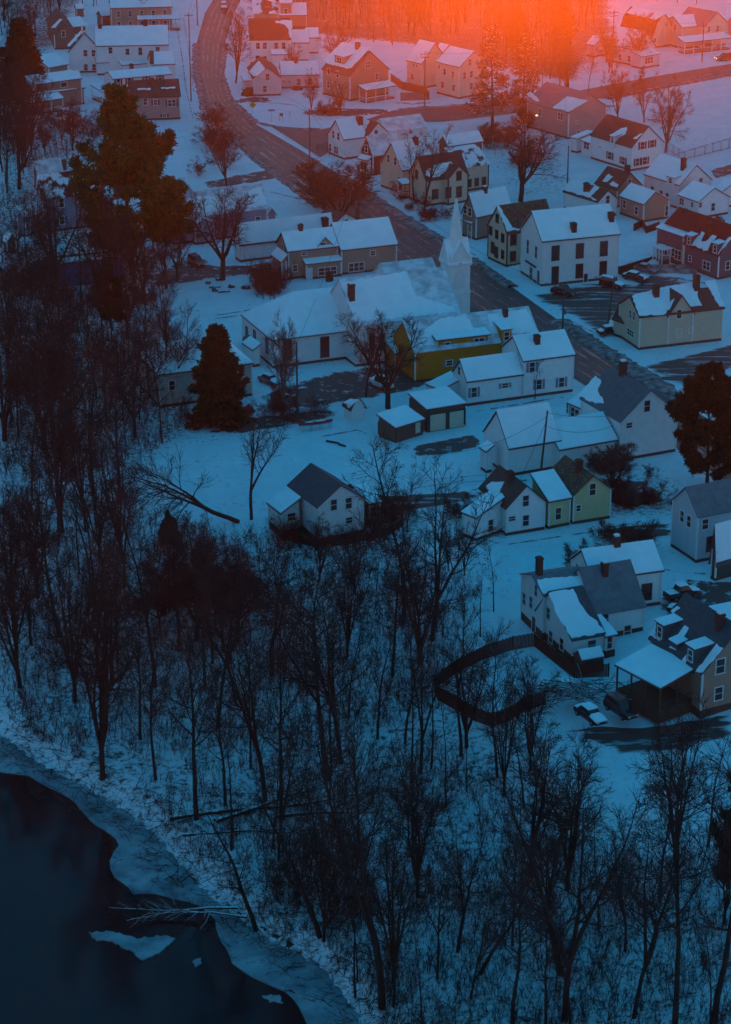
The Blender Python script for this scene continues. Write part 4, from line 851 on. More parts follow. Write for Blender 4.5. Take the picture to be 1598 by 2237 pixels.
# --- garages and sheds
r, o, v = H('double_garage', 'double garage with dark trim and two pale doors under a flat snowy roof', 'garage', [
    D(A=(932, 897), B=(1021, 883), b=947, L=891, ridge='shF', rise=.5, wall='brown', trim='trim_dark', fnd=False)], 'sheds and garages')
for px in (957, 999):
    c = v[0].wall_pt('F', px, 922 if px < 980 else 917); add_door(r, o, Vector((c.x, c.y, 1.35)), v[0].u, -v[0].v, v[0].U * .42, 2.5, 'wall_cream', 'trim_dark')
r, o, v = H('lean_to_shed', 'low dark open-sided shed with a snowy roof, left of the double garage', 'shed', [
    D(A=(865, 937), B=(930, 917), h=2.3, L=822, ridge='shF', rise=.9, wall='brown', trim='wood', fnd=False, win=[('F', 913, 932, D(door='wall_cream', h_=1.9, w_=1.0))])], 'sheds and garages')
r, o, v = H('barn_shed', 'little white garden shed with a snow-capped barn roof near the forked tree', 'shed', [
    D(A=(767, 893), B=(802, 887), b=924, L=747, ridge='gam_v', ap=874, wall='white', roof='shingle_brown', fnd=False, trim=None, snow=[[0, (750, 882), (766, 874), (772, 886), (762, 894)], [1, (750, 882), (766, 874), (786, 876), (768, 888)]], win=[])], 'sheds and garages')
r, o, v = H('white_barn', 'tall white barn with a steep snowy roof behind the utility pole', 'barn', [
    D(A=(1110, 980), B=(1228, 961), b=1043, L=1054, ridge='u', ap=900, win=[]),
    D(A=(1222, 984), B=(1352, 961), h=3.2, W=8.5, ridge='u', rise=2.6, fnd=False),
    D(A=(1062, 988), B=(1080, 985), h=3.2, L=1046, ridge='shL', rise=.5, win=[('L', 1056, 1004, D(door='door_light'))])], 'large buildings')
r, o, v = H('metal_roof_house', 'large white house with a ribbed grey metal roof and a snowy sun porch', 'house', [
    D(A=(1352, 922), B=(1486, 900), b=1010, L=1266, ridge='v', ap=854, roof='metal_seam', snow=0, win=[('F', 1414, 887, D(w_=.9, h_=1.6)), ('F', 1375, 929, D(w_=.9, h_=.7)), ('F', 1374, 973, D(w_=.7, h_=.5))]) if False else
    D(A=(1352, 922), B=(1486, 900), b=1010, L=1266, ridge='v', ap=854, roof='shingle_grey', snow=[[0, (1264, 864), (1302, 824), (1314, 838), (1306, 856), (1320, 884), (1300, 884), (1284, 878)]], win=[('F', 1414, 887, D(w_=.9, h_=1.6)), ('F', 1375, 929, D(w_=.9, h_=.7)), ('F', 1374, 973, D(w_=.7, h_=.5))]),
    D(A=(1274, 896), B=(1314, 886), h=3.2, L=1238, ridge='shL', rise=1.0, win=[('L', 1243, 893), ('L', 1252, 900), ('L', 1261, 905), ('L', 1272, 912, D(w_=.6)), ('F', 1285, 910, D(door='door_dark', h_=1.9)), ('F', 1310, 908, D(w_=.6))])])
chimney(r, o, v[0], 1361, 818, 2.0, .9, cap=True)
mb = MB(); p = v[0].polys[0]                      # standing seams of the sheet-metal roof
for i in range(22):
    t = (i + .5) / 22; a = p[0] + (p[1] - p[0]) * t; b = p[3] + (p[2] - p[3]) * t
    mb.prism([tuple(x) for x in (a, a + v[0].v * .07, b + v[0].v * .07, b)], .165, .24)
mb.build('standing_seam', 'shingle', r, o)
# --- lower houses
r, o, v = H('grey_roof_cottage', 'white cottage with a bare dark grey roof standing alone at the wood edge', 'house', [
    D(A=(693, 1109), B=(800, 1090), h=4.8, hd=27, L=627, ridge='v', ap=1062, roof='shingle', snow=0, win=[('F', 729.5, 1103), ('F', 762, 1099), ('F', 763, 1136, D(w_=.9, h_=.7))]),
    D(A=(613, 1123), B=(660, 1104), h=2.9, hd=27, L=582, ridge='shL', rise=1.4, win=[('F', 637, 1129, D(w_=1.1, h_=1.0))]),
    D(A=(660, 1115), B=(672, 1113), h=2.5, hd=27, W=1.5, ridge='shF', rise=.3, win=[]),
    D(A=(806, 1104), B=(836, 1098), h=2.6, hd=27, L=770, ridge='shF', rise=.8, wall='greytan', win=[('F', 816, 1118)])])
r, o, v = H('brown_patch_house', 'white house whose brown roof holds one ragged snow patch, left of the lemon house', 'house', [
    D(A=(1104, 1111), B=(1197, 1096), b=1173, L=1045, ridge='v', ap=1063, roof='shingle_brown', snow=[[0, (1062, 1065), (1075, 1056), (1102, 1056), (1092, 1080), (1103, 1092), (1096, 1098), (1078, 1080)]], win=[('F', 1149, 1094), ('F', 1119, 1133, D(w_=.9, h_=.6)), ('F', 1149, 1137)]),
    D(A=(1040, 1134), B=(1104, 1112), b=1185, L=1006, ridge='shL', rise=1.4, win=[('F', 1072, 1148, D(h_=1.6))])])
chimney(r, o, v[0], 1115, 1052, 1.5, .7)
r, o, v = H('lemon_house', 'pale lemon house with a mossy brown roof and a small snowy side roof', 'house', [
    D(A=(1250, 1083), B=(1341, 1069), b=1148, L=1190, ridge='v', ap=1041, wall='lemon', roof='rust', snow=0, win=[('F', 1295, 1069, D(h_=1.6)), ('F', 1264, 1110, D(w_=.6, h_=.8))]),
    D(A=(1197, 1098), B=(1252, 1088), b=1158, W=5, ridge='shF', rise=2.0, wall='lemon', win=[('F', 1220, 1122, D(w_=.8, h_=1.6))])])
chimney(r, o, v[0], 1265, 1030, 1.7, .8)
r, o, v = H('pale_blue_house', 'pale blue-white house with a thinly snowed grey roof at the right edge', 'house', [
    D(A=(1519, 1129), B=(1660, 1104), b=1232, L=1465, ridge='u', ap=1066, wall='paleblue', roof='thin_snow' if False else 'shingle_grey', snow=0, win=[('L', 1491, 1128), ('L', 1506, 1139), ('F', 1541, 1145, D(h_=1.3)), ('F', 1553, 1188, D(w_=1.1, h_=1.9, trim='trim_dark'))])])
r, o, v = H('green_house', 'dark green house with a snowy roof cut by the right edge', 'house', [
    D(A=(1562, 1206), B=(1660, 1180), b=1272, L=1550, ridge='u', ap=1150, wall='green', win=[('F', 1578, 1217, D(w_=.8, h_=1.1))])])
r, o, v = H('snow_roof_house', 'white house with a plain snowy roof behind the saltbox house', 'house', [
    D(A=(1290, 1268), B=(1453, 1246), b=1345, L=1243, ridge='u', ap=1204, win=[('F', 1413, 1293, D(w_=1.2, h_=2.0, trim='trim_dark')), ('L', 1262, 1240, D(w_=.7, h_=.9))])])
chimney(r, o, v[0], 1347, 1194, 1.4, .8, cap=True)
r, o, v = H('saltbox_house', 'white saltbox house in three joined parts with a grey roof and two brick chimneys', 'house', [
    D(A=(1297, 1343), B=(1414, 1323), b=1398, W=9, ridge='u', ap=None, rise=4.0, roof='shingle_grey', snow=0, win=[('F', 1321, 1353, D(w_=1.0, h_=1.4)), ('F', 1371, 1379, D(h_=1.5))]),
    D(A=(1184, 1303), B=(1300, 1286), b=1392, L=1135, ridge='u', ap=1257, roof='shingle_grey', snow=[[0, (1174, 1270), (1262, 1262), (1280, 1280), (1270, 1290), (1186, 1300)]], win=[('L', 1146, 1308), ('L', 1161, 1316), ('L', 1172, 1290, D(w_=.7)), ('L', 1167, 1365, D(door='door_dark'))]),
    D(A=(1248, 1400), B=(1326, 1386), b=1443, L=1168, ridge='u', ap=1294, rf=.66, roof='shingle', snow=[[0, (1199, 1300), (1252, 1290), (1266, 1320), (1280, 1340), (1298, 1356), (1322, 1384), (1250, 1398), (1216, 1345)]], win=[('L', 1199, 1340), ('L', 1185, 1368, D(h_=1.2)), ('L', 1204, 1391), ('L', 1228, 1407), ('F', 1293, 1409, D(w_=1.0, h_=1.2))]),
    D(A=(1322, 1394), B=(1352, 1388), b=1432, W=4, ridge='shF', rise=.8, roof='shingle', win=[('F', 1330, 1404)])])
chimney(r, o, v[0], 1321, 1256, 1.6, .7, cap=True); chimney(r, o, v[1], 1178, 1256, 2.3, .7)
r, o, v = H('low_hut', 'small dark hut with a snowy roof against the saltbox house', 'shed', [D(A=(1270, 1446), B=(1322, 1437), b=1465, L=1252, ridge='u', ap=1424, wall='brown', trim=None, fnd=False, ov=.1)], 'sheds and garages')
r, o, v = H('porch_roof_house', 'brown house with a dark roof, three snowy dormers and a broad snow-covered porch, lower right', 'house', [
    D(A=(1529, 1471), B=(1692, 1432), b=1563, L=1416, ridge='v', ap=1372, wall='tan', roof='shingle', snow=[[0, (1417, 1390), (1432, 1376), (1430, 1398), (1446, 1398), (1440, 1404)], [0, (1490, 1446), (1508, 1420), (1514, 1424), (1498, 1452)], [0, (1466, 1338), (1480, 1328), (1486, 1332), (1470, 1344)], [0, (1462, 1418), (1496, 1370), (1505, 1376), (1478, 1424)], [0, (1520, 1470), (1566, 1410), (1580, 1420), (1536, 1472)]], win=[('F', 1574, 1455, D(w_=1.1, h_=1.7)), ('F', 1570, 1515, D(w_=1.0, h_=1.5))]),
    D(A=(1443, 1507), B=(1524, 1478), h=3.8, L=1342, ridge='shL', rise=.9, posts='L', trim='wood', lowfront=.7)])
dormer(r, o, v[0], 1441, 1400, 1.5, 2.1, 'darkgrey', axis='v', depth=4.2, drop=.3); dormer(r, o, v[0], 1472, 1420, 1.3, .9, 'darkgrey', axis='v', depth=2.6, win=False); dormer(r, o, v[0], 1508, 1452, 1.5, 2.1, 'darkgrey', axis='v', depth=4.2, drop=.3)
chimney(r, o, v[0], 1572, 1374, 1.9, .8, cap=True)
r, o, v = H('rear_snowy_cottage', 'low grey building with a snowy roof peeping behind the porch house at the right edge', 'house', [D(A=(1578, 1366), B=(1660, 1350), h=3.4, L=1546, ridge='shF', rise=.8, wall='greytan')])

# ------------------------------------------------------------------ trees
TAPER = .25
def tubes(br, sides):
    """br: list of (pts Nx3, radii N) with equal N -> V, F"""
    if not br: return np.zeros((0, 3)), np.zeros((0, 4), int)
    groups = {}
    for p, r in br: groups.setdefault(len(p), []).append((p, r))
    Vs, Fs, off = [], [], 0
    for k, L in groups.items():
        P = np.array([p for p, _ in L]); Rr = np.array([r for _, r in L]); m = len(L)
        T = P[:, -1] - P[:, 0]; T /= np.linalg.norm(T, axis=1)[:, None] + 1e-9
        ref = np.where(np.abs(T[:, 2:3]) < .9, np.array([[0, 0, 1.0]]), np.array([[1.0, 0, 0]]))
        A = np.cross(T, ref); A /= np.linalg.norm(A, axis=1)[:, None] + 1e-9; B = np.cross(T, A)
        an = np.arange(sides) * 2 * np.pi / sides
        ring = (np.cos(an)[None, :, None] * A[:, None, :] + np.sin(an)[None, :, None] * B[:, None, :])
        V = P[:, :, None, :] + ring[:, None, :, :] * Rr[:, :, None, None]
        base = off + np.arange(m)[:, None, None] * k * sides + np.arange(k - 1)[None, :, None] * sides
        q = np.arange(sides)[None, None, :]; q2 = (q + 1) % sides
        F = np.stack([base + q, base + q2, base + sides + q2, base + sides + q], -1).reshape(-1, 4)
        Vs.append(V.reshape(-1, 3)); Fs.append(F); off += m * k * sides
    return np.concatenate(Vs), np.concatenate(Fs)
def np_mesh(name, V, F, m):
    me = bpy.data.meshes.new(name); me.vertices.add(len(V)); me.vertices.foreach_set('co', V.ravel())
    n = F.shape[1]; me.loops.add(F.size); me.loops.foreach_set('vertex_index', F.ravel().astype(np.int32))
    me.polygons.add(len(F)); me.polygons.foreach_set('loop_start', np.arange(len(F), dtype=np.int32) * n)
    try: me.polygons.foreach_set('loop_total', np.full(len(F), n, np.int32))
    except Exception: pass
    me.materials.append(MAT[m]); me.update(calc_edges=True); me.validate(); return me
def cat(lst):
    Vs, Fs, o = [], [], 0
    for V, F in lst: Vs.append(V); Fs.append(F + o); o += len(V)
    return np.concatenate(Vs), np.concatenate(Fs)
def unit(v): return v / (np.linalg.norm(v) + 1e-9)
def wander(rg, p, d, L, n, curv, up, r0, r1):
    pts = [p]; st = L / n
    for i in range(n):
        d = unit(d + rg.normal(0, curv, 3) + np.array([0, 0, up])); p = p + d * st; pts.append(p)
    rr = r0 + (r1 - r0) * (np.linspace(0, 1, n + 1) ** .8)
    return np.array(pts), rr
def at(pts, t):
    x = t * (len(pts) - 1); i = min(int(x), len(pts) - 2); f = x - i
    return pts[i] * (1 - f) + pts[i + 1] * f, unit(pts[i + 1] - pts[i])
def side_dir(rg, d, ang, az=None):
    a = rg.uniform(0, 2 * math.pi) if az is None else az
    ref = np.array([0, 0, 1.0]) if abs(d[2]) < .9 else np.array([1.0, 0, 0]); x = unit(np.cross(d, ref)); y = np.cross(d, x)
    s = x * math.cos(a) + y * math.sin(a); return unit(d * math.cos(ang) + s * math.sin(ang))
def bare_tree(seed, H=16, r0=.26, kind='forest', lean=0.0, dens=1.0, crown=None, m='twig', bark='bark'):
    """kinds: forest (tall, high narrow crown), fan (many leaders from low), round (spreading crown), forked, bush"""
    rg = np.random.default_rng(seed); big, small = [], []
    lead = []
    if kind in ('forest', 'slim', 'leaning'):
        d0 = unit(np.array([math.sin(lean), 0, math.cos(lean)])) if lean else np.array([0, 0, 1.0])
        p, r = wander(rg, np.zeros(3), d0, H * .92, 9, .06 if not lean else .05, .05 if not lean else .045, r0, r0 * .16)
        big.append((p, r)); lead.append((p, r, .34 if kind == 'forest' else .25, H * (.34 if kind != 'slim' else .22), int((20 if kind == 'forest' else 16) * dens)))
        if kind == 'forest' and rg.random() < .6:
            q, dd = at(p, rg.uniform(.35, .5)); dd = side_dir(rg, dd, .45); p2, r2 = wander(rg, q, dd, H * .5, 7, .07, .14, r0 * .5, r0 * .1); big.append((p2, r2)); lead.append((p2, r2, .2, H * .22, int(9 * dens)))
    else:
        t0 = {'fan': .14, 'round': .20, 'forked': .26, 'bush': .02}[kind]; nl = {'fan': 7, 'round': 6, 'forked': 3, 'bush': 9}[kind]
        sp = {'fan': .34, 'round': .66, 'forked': .42, 'bush': .7}[kind]
        if t0 > .05: p, r = wander(rg, np.zeros(3), np.array([math.sin(lean), 0, math.cos(lean)]), H * t0, 4, .05, .03, r0, r0 * .85); big.append((p, r)); top = p[-1]; dt = unit(p[-1] - p[-2])
        else: top = np.zeros(3); dt = np.array([0, 0, 1.0])
        for i in range(nl):
            a = 2 * math.pi * (i + rg.uniform(-.3, .3)) / nl; an = sp * (rg.uniform(.55, 1.15) if i else .1)
            d = side_dir(rg, dt, an, a); L = H * (1 - t0) * rg.uniform(.7, 1.08) * (1.0 if kind != 'round' else .82)
            p, r = wander(rg, top - dt * rg.uniform(0, H * .03), d, L, 8, .075, .06 if kind != 'bush' else .03, r0 * (.62 if nl > 3 else .72), r0 * .08); big.append((p, r))
            lead.append((p, r, .22, H * (.26 if kind != 'bush' else .3), int((9 if kind != 'forked' else 15) * dens)))
    sec = []
    for p, r, t_lo, L1, n in lead:
        for i in range(n):
            t = t_lo + (1 - t_lo) * (i + rg.uniform(0, 1)) / n; q, d = at(p, t); rr = np.interp(t, np.linspace(0, 1, len(r)), r)
            fall = (1.15 - t) ** .6 if kind != 'slim' else (1.2 - t) ** .8
            L = L1 * rg.uniform(.65, 1.2) * fall; d2 = side_dir(rg, d, rg.uniform(.65, 1.25))
            b, br_ = wander(rg, q, d2, L, 5, .17, .07, min(rr * .55, .10), .018); sec.append((b, br_, L))
            (big if kind in ('forest', 'round', 'fan', 'forked') and L > H * .12 else small).append((b, br_))
    tw = []
    for b, br_, L in sec:
        n = int((7 + L * 1.4) * dens)
        for i in range(n):
            t = .15 + .85 * (i + rg.uniform(0, 1)) / n; q, d = at(b, t); L2 = L * rg.uniform(.22, .5) * (1.15 - t) + .35
            d2 = side_dir(rg, d, rg.uniform(.4, .95)); c, cr = wander(rg, q, d2, L2, 3, .18, .08, .022, .011); small.append((c, cr)); tw.append((c, L2))
    fine = []
    for c, L2 in tw:
        for i in range(int(rg.integers(3, 5) * dens)):
            t = rg.uniform(.2, 1); q, d = at(c, t); d2 = side_dir(rg, d, rg.uniform(.35, .9)); L3 = L2 * rg.uniform(.3, .6) + .25
            f, fr = wander(rg, q, d2, L3, 1, .1, .12, .014, .008); fine.append((f, fr))
    # tubes() wants polylines of >=2 points
    tv = tubes([b for b in big if len(b[0]) > 6], 7); tv2 = tubes([b for b in big if len(b[0]) <= 6], 4)
    tr = np_mesh('trunk', *cat([tv, tv2]), bark)
    cr = np_mesh('crown', *cat([tubes(small, 3), tubes(fine, 3)]), m)
    return dict(trunk=tr, crown=cr, H=H)
def put_tree(name, K, P, hgt, label, group=None, rot=0.0, cat_='tree', wide=1.0, tilt=None):
    s = hgt / K['H']; e = empty(name, P, label, cat_, group); e.scale = (s * wide, s * wide, s); e.rotation_euler = (0, 0, rot)
    if tilt: e.rotation_euler = tilt
    for nm in ('trunk', 'crown'):
        if K.get(nm):
            o = bpy.data.objects.new(nm, K[nm]); COL.objects.link(o); o.parent = e
    return e
KF = [bare_tree(11 + i, 17, .21, 'forest') for i in range(6)]
KS = [bare_tree(31 + i, 14, .14, 'slim', dens=.8) for i in range(4)]
KN = [bare_tree(41 + i, 13, .22, 'fan', dens=1.0) for i in range(3)]
KR = [bare_tree(51 + i, 11, .26, 'round', dens=1.0) for i in range(3)]
KK = [bare_tree(61 + i, 15, .23, 'forked', dens=.9) for i in range(3)]
KL = [bare_tree(71 + i, 15, .26, 'leaning', lean=.55 if i < 2 else .9, dens=.8) for i in range(3)]
KB = [bare_tree(81 + i, 4, .06, 'bush', dens=.8, m='twig') for i in range(2)]
KBR = bare_tree(85, 4, .07, 'bush', dens=1.0, m='twig_red'); KBO = bare_tree(86, 5, .09, 'bush', dens=1.0, m='leaf_brown')
KP = [bare_tree(91 + i, 12, .26, 'fan', dens=1.2, m='twig_pale', bark='bark_pale') for i in range(2)]
KRP = bare_tree(95, 9, .2, 'round', dens=1.5, m='twig_pale')
def conifer(seed, H=20, rad=5, m='needle_dark', kind='pine', dens=1.0, z_lo=0):
    rg = np.random.default_rng(seed); big, sm_ = [], []; tv, tf = [], []
    p, r = wander(rg, np.zeros(3), np.array([0, 0, 1.0]), H, 12, .015, .02, H * .017, .03); big.append((p, r))
    quads = []
    def tuft(c, d, n, L, w_):
        for _ in range(n):
            a = unit(d + rg.normal(0, .75, 3)); b = unit(np.cross(a, rg.normal(0, 1, 3))); l = L * rg.uniform(.6, 1.2)
            q0 = c + rg.normal(0, .12, 3); quads.append([q0 - b * w_, q0 + b * w_, q0 + a * l + b * w_ * .4, q0 + a * l - b * w_ * .4])
    z = H * (z_lo if z_lo else .22 if kind == 'pine' else (.08 if kind == 'spruce' else .22))
    while z < H * .985:
        t = z / H
        if kind == 'pine': R0 = rad * (1.05 - t ** 2.2) * rg.uniform(.55, 1.15) * (1 if t > .35 else .8); ang = .2 + .5 * t; nb = int(rg.integers(3, 6))
        elif kind == 'spruce': R0 = rad * (1 - t) ** .8 * rg.uniform(.55, 1.2) + .25; ang = -.12 + .5 * t; nb = int(rg.integers(6, 9))
        else: R0 = rad * (1 - t) ** .7 * rg.uniform(.6, 1.1) + .3; ang = -.2 + .45 * t; nb = int(rg.integers(4, 7))
        for i in range(nb):
            a = rg.uniform(0, 2 * math.pi); L = R0 * rg.uniform(.7, 1.1)
            d = np.array([math.cos(a) * math.cos(ang), math.sin(a) * math.cos(ang), math.sin(ang)])
            b, br_ = wander(rg, np.array([p[min(int(t * 12), 12)][0], p[min(int(t * 12), 12)][1], z]), d, L, 5, .07, .05 if kind == 'pine' else -.01, .07 * (1.2 - t), .015); sm_.append((b, br_))
            n = max(4, int(L * (4.6 if kind != 'fir' else 2.6) * dens))
            for j in range(n):
                tt = (.28 if kind == 'pine' else .12) + (.72 if kind == 'pine' else .88) * (j + rg.uniform(0, 1)) / n; q, dd = at(b, tt)
                s2 = side_dir(rg, dd, rg.uniform(.5, 1.0)); s2[2] *= .45; l2 = L * .30 * (1.2 - tt) + .25
                c, cr_ = wander(rg, q, unit(s2), l2, 2, .1, .03, .02, .01); sm_.append((c, cr_))
                for tq in (.35, .7, 1.0):
                    c2, d2 = at(c, tq); tuft(c2, d2, 9 if kind != 'fir' else 4, .55 if kind != 'spruce' else .40, .10 if kind != 'fir' else .06)
        z += H * (.045 if kind == 'pine' else .03) * rg.uniform(.7, 1.2) / (1 if kind != 'fir' else .8)
    Q = np.array(quads).reshape(-1, 3); F = np.arange(len(Q)).reshape(-1, 4)
    tr = np_mesh('trunk', *cat([tubes(big, 8), tubes([b for b in sm_ if len(b[0]) > 4], 3), tubes([b for b in sm_ if len(b[0]) <= 4], 3)]), 'bark')
    cr = np_mesh('crown', Q, F, m); return dict(trunk=tr, crown=cr, H=H)
def TH(py, hp, P): return hp / (FPX / (P.y * CP + (CAMH - P.z) * SP) * math.cos(R_(PITCH + math.degrees(math.atan((py - CY) / FPX)))))
rt = random.Random(77)
def T(K, px, py, hp, label, name='bare_tree', group=None, wide=1.0, rot=None, flip=None):
    P = GT(px, py)
    return put_tree(name, K, P - UP * .15, TH(py, hp, P), label, group, rt.uniform(0, 6.28) if rot is None else rot, wide=wide)
gold = conifer(3, 24, 9.0, 'needle_gold', 'pine', 1.6, .16); dark = conifer(4, 20, 7.5, 'needle_dark', 'pine', 1.2); dark2 = conifer(12, 20, 8.5, 'needle_dark', 'pine', 1.6, .10); spr = conifer(5, 13, 4.2, 'needle_dark', 'spruce', 1.1)
fir = [conifer(6 + i, 19, 5.0, 'needle_snow', 'fir', 1.0) for i in range(2)]; hem = bare_tree(97, 10, .2, 'round', dens=1.7, m='twig')
T(gold, 290, 600, 400, 'broad golden-green pine, by far the tallest, left of the street', 'pine_tree')
T(dark2, 1545, 1062, 262, 'dense dark pine cut by the right edge beside the metal-roofed house', 'pine_tree', wide=.95)
T(spr, 478, 925, 212, 'dark pointed spruce in front of the pale green house', 'spruce_tree')
T(dark, 245, 745, 180, 'dark evergreen deep in the bare wood, left of the snowy garden', 'pine_tree', wide=.75)
T(fir[0], 1076, 280, 222, 'tall open fir with snow on its drooping boughs, left one of the pair', 'fir_tree')
T(fir[1], 1142, 262, 190, 'shorter open fir with snowy boughs, right one of the pair', 'fir_tree')
T(hem, 430, 1400, 210, 'dense dark brown thicket tree in the middle of the wood', 'thicket_tree', wide=1.3)
T(hem, 520, 1385, 180, 'dense brown tree just right of the bushiest one in the wood', 'thicket_tree', wide=1.2)
T(hem, 350, 1375, 150, 'low dense brown tree just left of the bushiest one in the wood', 'thicket_tree', wide=1.2)
T(spr, 50, 215, 170, 'dark evergreen in the corner wood above the tan cottage', 'spruce_tree', wide=1.1)
T(dark, 1130, 150, 130, 'dark evergreen crown glowing orange behind the pair of firs', 'pine_tree', wide=.8)
T(dark, 1230, 130, 120, 'dark evergreen in the orange glow right of the firs', 'pine_tree', wide=.8)
T(dark, 1600, 2000, 330, 'dark evergreen at the right edge low in the wood', 'pine_tree', wide=.5)

NAMED = [
 (KR[0], 848, 893, 232, 'round-crowned bare tree in front of the church windows', 1.1), (KK[0], 800, 868, 190, 'leaning forked bare tree left of the church\'s round-crowned tree', .9),
 (KP[0], 618, 905, 225, 'pale slender bare tree before the hipped church hall', .6), (KR[1], 487, 612, 255, 'bare tree with a rounded crown beside the red car\'s driveway', .95),
 (KN[0], 495, 405, 150, 'vase-shaped bare tree on the snow left of the main street', .9), (KN[1], 516, 182, 168, 'bare tree inside the bend of the upper road', .85),
 (KR[2], 1138, 440, 205, 'wide dark round bare tree right of the ornate cream house', 1.35), (KP[0], 1350, 265, 130, 'fan-shaped bare tree, leftmost of the three by the snowy field', .8),
 (KP[1], 1408, 268, 125, 'fan-shaped bare tree, middle of the three by the snowy field', .75), (KP[0], 1455, 333, 170, 'largest fan-shaped bare tree, at the corner of the snowy field', .9),
 (KK[1], 927, 470, 205, 'gnarled bare street tree before the ornate cream house', .8), (KK[2], 905, 440, 170, 'gnarled bare tree leaning left beside the street tree', .7),
 (KN[2], 1240, 1945, 345, 'broad fan-shaped bare tree below the dirt lane, centre right', .9), (KN[0], 1158, 1915, 340, 'fan-shaped bare tree left of the broad one below the lane', .8),
 (KN[1], 1478, 1905, 350, 'fan-shaped bare tree below the lane near the right edge', .95), (KS[0], 1548, 1850, 300, 'slender straight bare tree right of the rightmost fan tree', 1),
 (KK[0], 835, 2200, 640, 'thick twin-stemmed bare tree rising from the bottom edge, centre', .8), (KK[1], 1235, 2230, 560, 'crooked thick bare tree at the bottom edge, right of centre', .9),
 (KK[2], 1385, 2225, 470, 'pale-barked crooked tree at the bottom edge with a dark leafy clump above', .8), (KF[0], 1475, 2235, 560, 'tall bare tree at the bottom edge near the right corner', .9),
 (KF[1], 1560, 2235, 620, 'tall leaning bare tree in the bottom right corner', .9), (KF[2], 720, 1705, 520, 'thickest straight trunk above the fallen trees', 1.0),
 (KK[0], 745, 1668, 420, 'thick dark trunk leaning right above the fallen trees', .8), (KF[3], 880, 1365, 420, 'very tall bare tree right of the grey-roofed cottage', 1.0),
 (KK[1], 945, 1400, 370, 'tall branching bare tree just right of the very tall one', .9), (KK[2], 550, 1135, 270, 'forked bare tree on the snow left of the grey-roofed cottage', .9),
 (KF[4], 205, 1078, 330, 'thick bare trunk on the snow clearing, left wood', 1.0), (KF[5], 262, 1096, 350, 'double-stemmed bare tree right of the clearing\'s thick trunk', .9),
 (KN[2], 225, 1700, 520, 'huge multi-stemmed bare tree on the river bank', .75), (KF[0], 430, 1790, 480, 'bare tree on the bank left of the fallen trees', .9),
 (KK[0], 580, 1755, 460, 'bare tree with a low fork above the fallen trees', .7), (KF[1], 615, 1790, 470, 'straight bare tree standing among the fallen trunks', .8),
 (KF[2], 475, 1590, 430, 'tall bare tree on open snow, centre left', .8), (KS[1], 885, 1625, 300, 'slender bare tree by a bare patch of snow, centre', 1), (KS[2], 825, 1615, 300, 'slim bare tree left of the slender one at the centre', 1),
 (KF[3], 1008, 1650, 340, 'thick double trunk below the corner of the dark fence', .9), (KF[4], 1087, 1698, 330, 'bare tree standing below the dark fence enclosure', .8),
 (KS[3], 1020, 1730, 180, 'thin short bare tree below the double trunk', .9), (KS[0], 975, 1765, 260, 'very thin straight bare tree left of the short one', .8),
 (KK[1], 920, 1690, 330, 'bare tree left of the fence corner with crossing limbs', .7), (KF[5], 340, 1500, 420, 'dark bare tree in the thick of the wood, centre left', .9),
 (KF[0], 258, 1450, 330, 'pair of close bare trunks on the slope, left', .7), (KF[2], 130, 1390, 400, 'tall dark bare tree in the left wood below the clearing', .9),
 (KK[2], 1000, 2080, 330, 'bare tree on splayed trunks in the lower wood, centre', .7), (KF[3], 1120, 2237, 420, 'bare tree at the bottom edge between two thick trees', .8),
 (KN[0], 745, 250, 80, 'small bare tree beside the dormered house', .9), (KN[1], 680, 250, 95, 'small bare tree on the snowy traffic island', .8),
 (KBO, 745, 470, 115, 'brown leafy shrub thicket beside the main street', 1.8), (KBO, 712, 435, 80, 'brown leafy shrub further up the main street', 1.6),
 (KRP, 1335, 1085, 130, 'low reddish round bare tree behind the lemon house', 1.3), (KRP, 1570, 505, 40, 'round trimmed bare bush at the right edge behind the dark grey house', 1.2),
 (KS[1], 1135, 870, 85, 'young bare tree against the blue-shuttered house, left one', 1), (KS[2], 1169, 872, 105, 'young bare tree against the blue-shuttered house, right one', 1.2),
 (KN[2], 640, 180, 90, 'bare tree behind the lilac cottage', 1.0), (KR[0], 735, 165, 130, 'bare tree behind the dormered house', 1.0), (KN[0], 330, 60, 70, 'bare tree in front of the far tan house', 1.3),
 (KBR, 1340, 1195, 60, 'reddish bush by the corner of the pale blue house', 1.3), (KBR, 1400, 1210, 75, 'taller reddish bush against the pale blue house', 1.0), (KBR, 1262, 1245, 60, 'small bare bush left of the plain snow-roofed house', 1.0),
]
for K, px, py, hp, lb, wd in NAMED:
    if hp: T(K, px, py, hp, lb, 'bare_shrub' if K in (KB[0], KB[1], KBR, KBO) else 'bare_tree', 'bare trees and shrubs of the town' if py < 1250 else 'bare trees of the river wood', wide=wd)
# trees that lean or lie
def TL(K, px, py, hp, label, tilt, name='bare_tree', z=.1, wide=1.0, group=None):
    P = GT(px, py); put_tree(name, K, P + UP * z, hp / ppm(py, P.z), label, group, 0, tilt=tilt, wide=wide)
TL(KK[0], 522, 1142, 330, 'dark bare tree leaning far to the left over the clearing', (0, R_(-58), .3))
TL(KL[0], 700, 2050, 330, 'heavy bare tree leaning up-left over the river bank', (R_(-8), R_(-48), 0), group='bare trees of the river wood')
TL(KL[1], 560, 2035, 300, 'low dark trunk leaning out from the bank foot', (0, R_(-40), .2), group='bare trees of the river wood')
TL(KL[2], 1050, 2130, 260, 'bare tree leaning hard left in the lower wood', (0, R_(-25), 0), group='bare trees of the river wood')
TL(KL[0], 1225, 2130, 420, 'large bare tree leaning up-left in the lower wood, right', (R_(-5), R_(-42), 0), group='bare trees of the river wood')
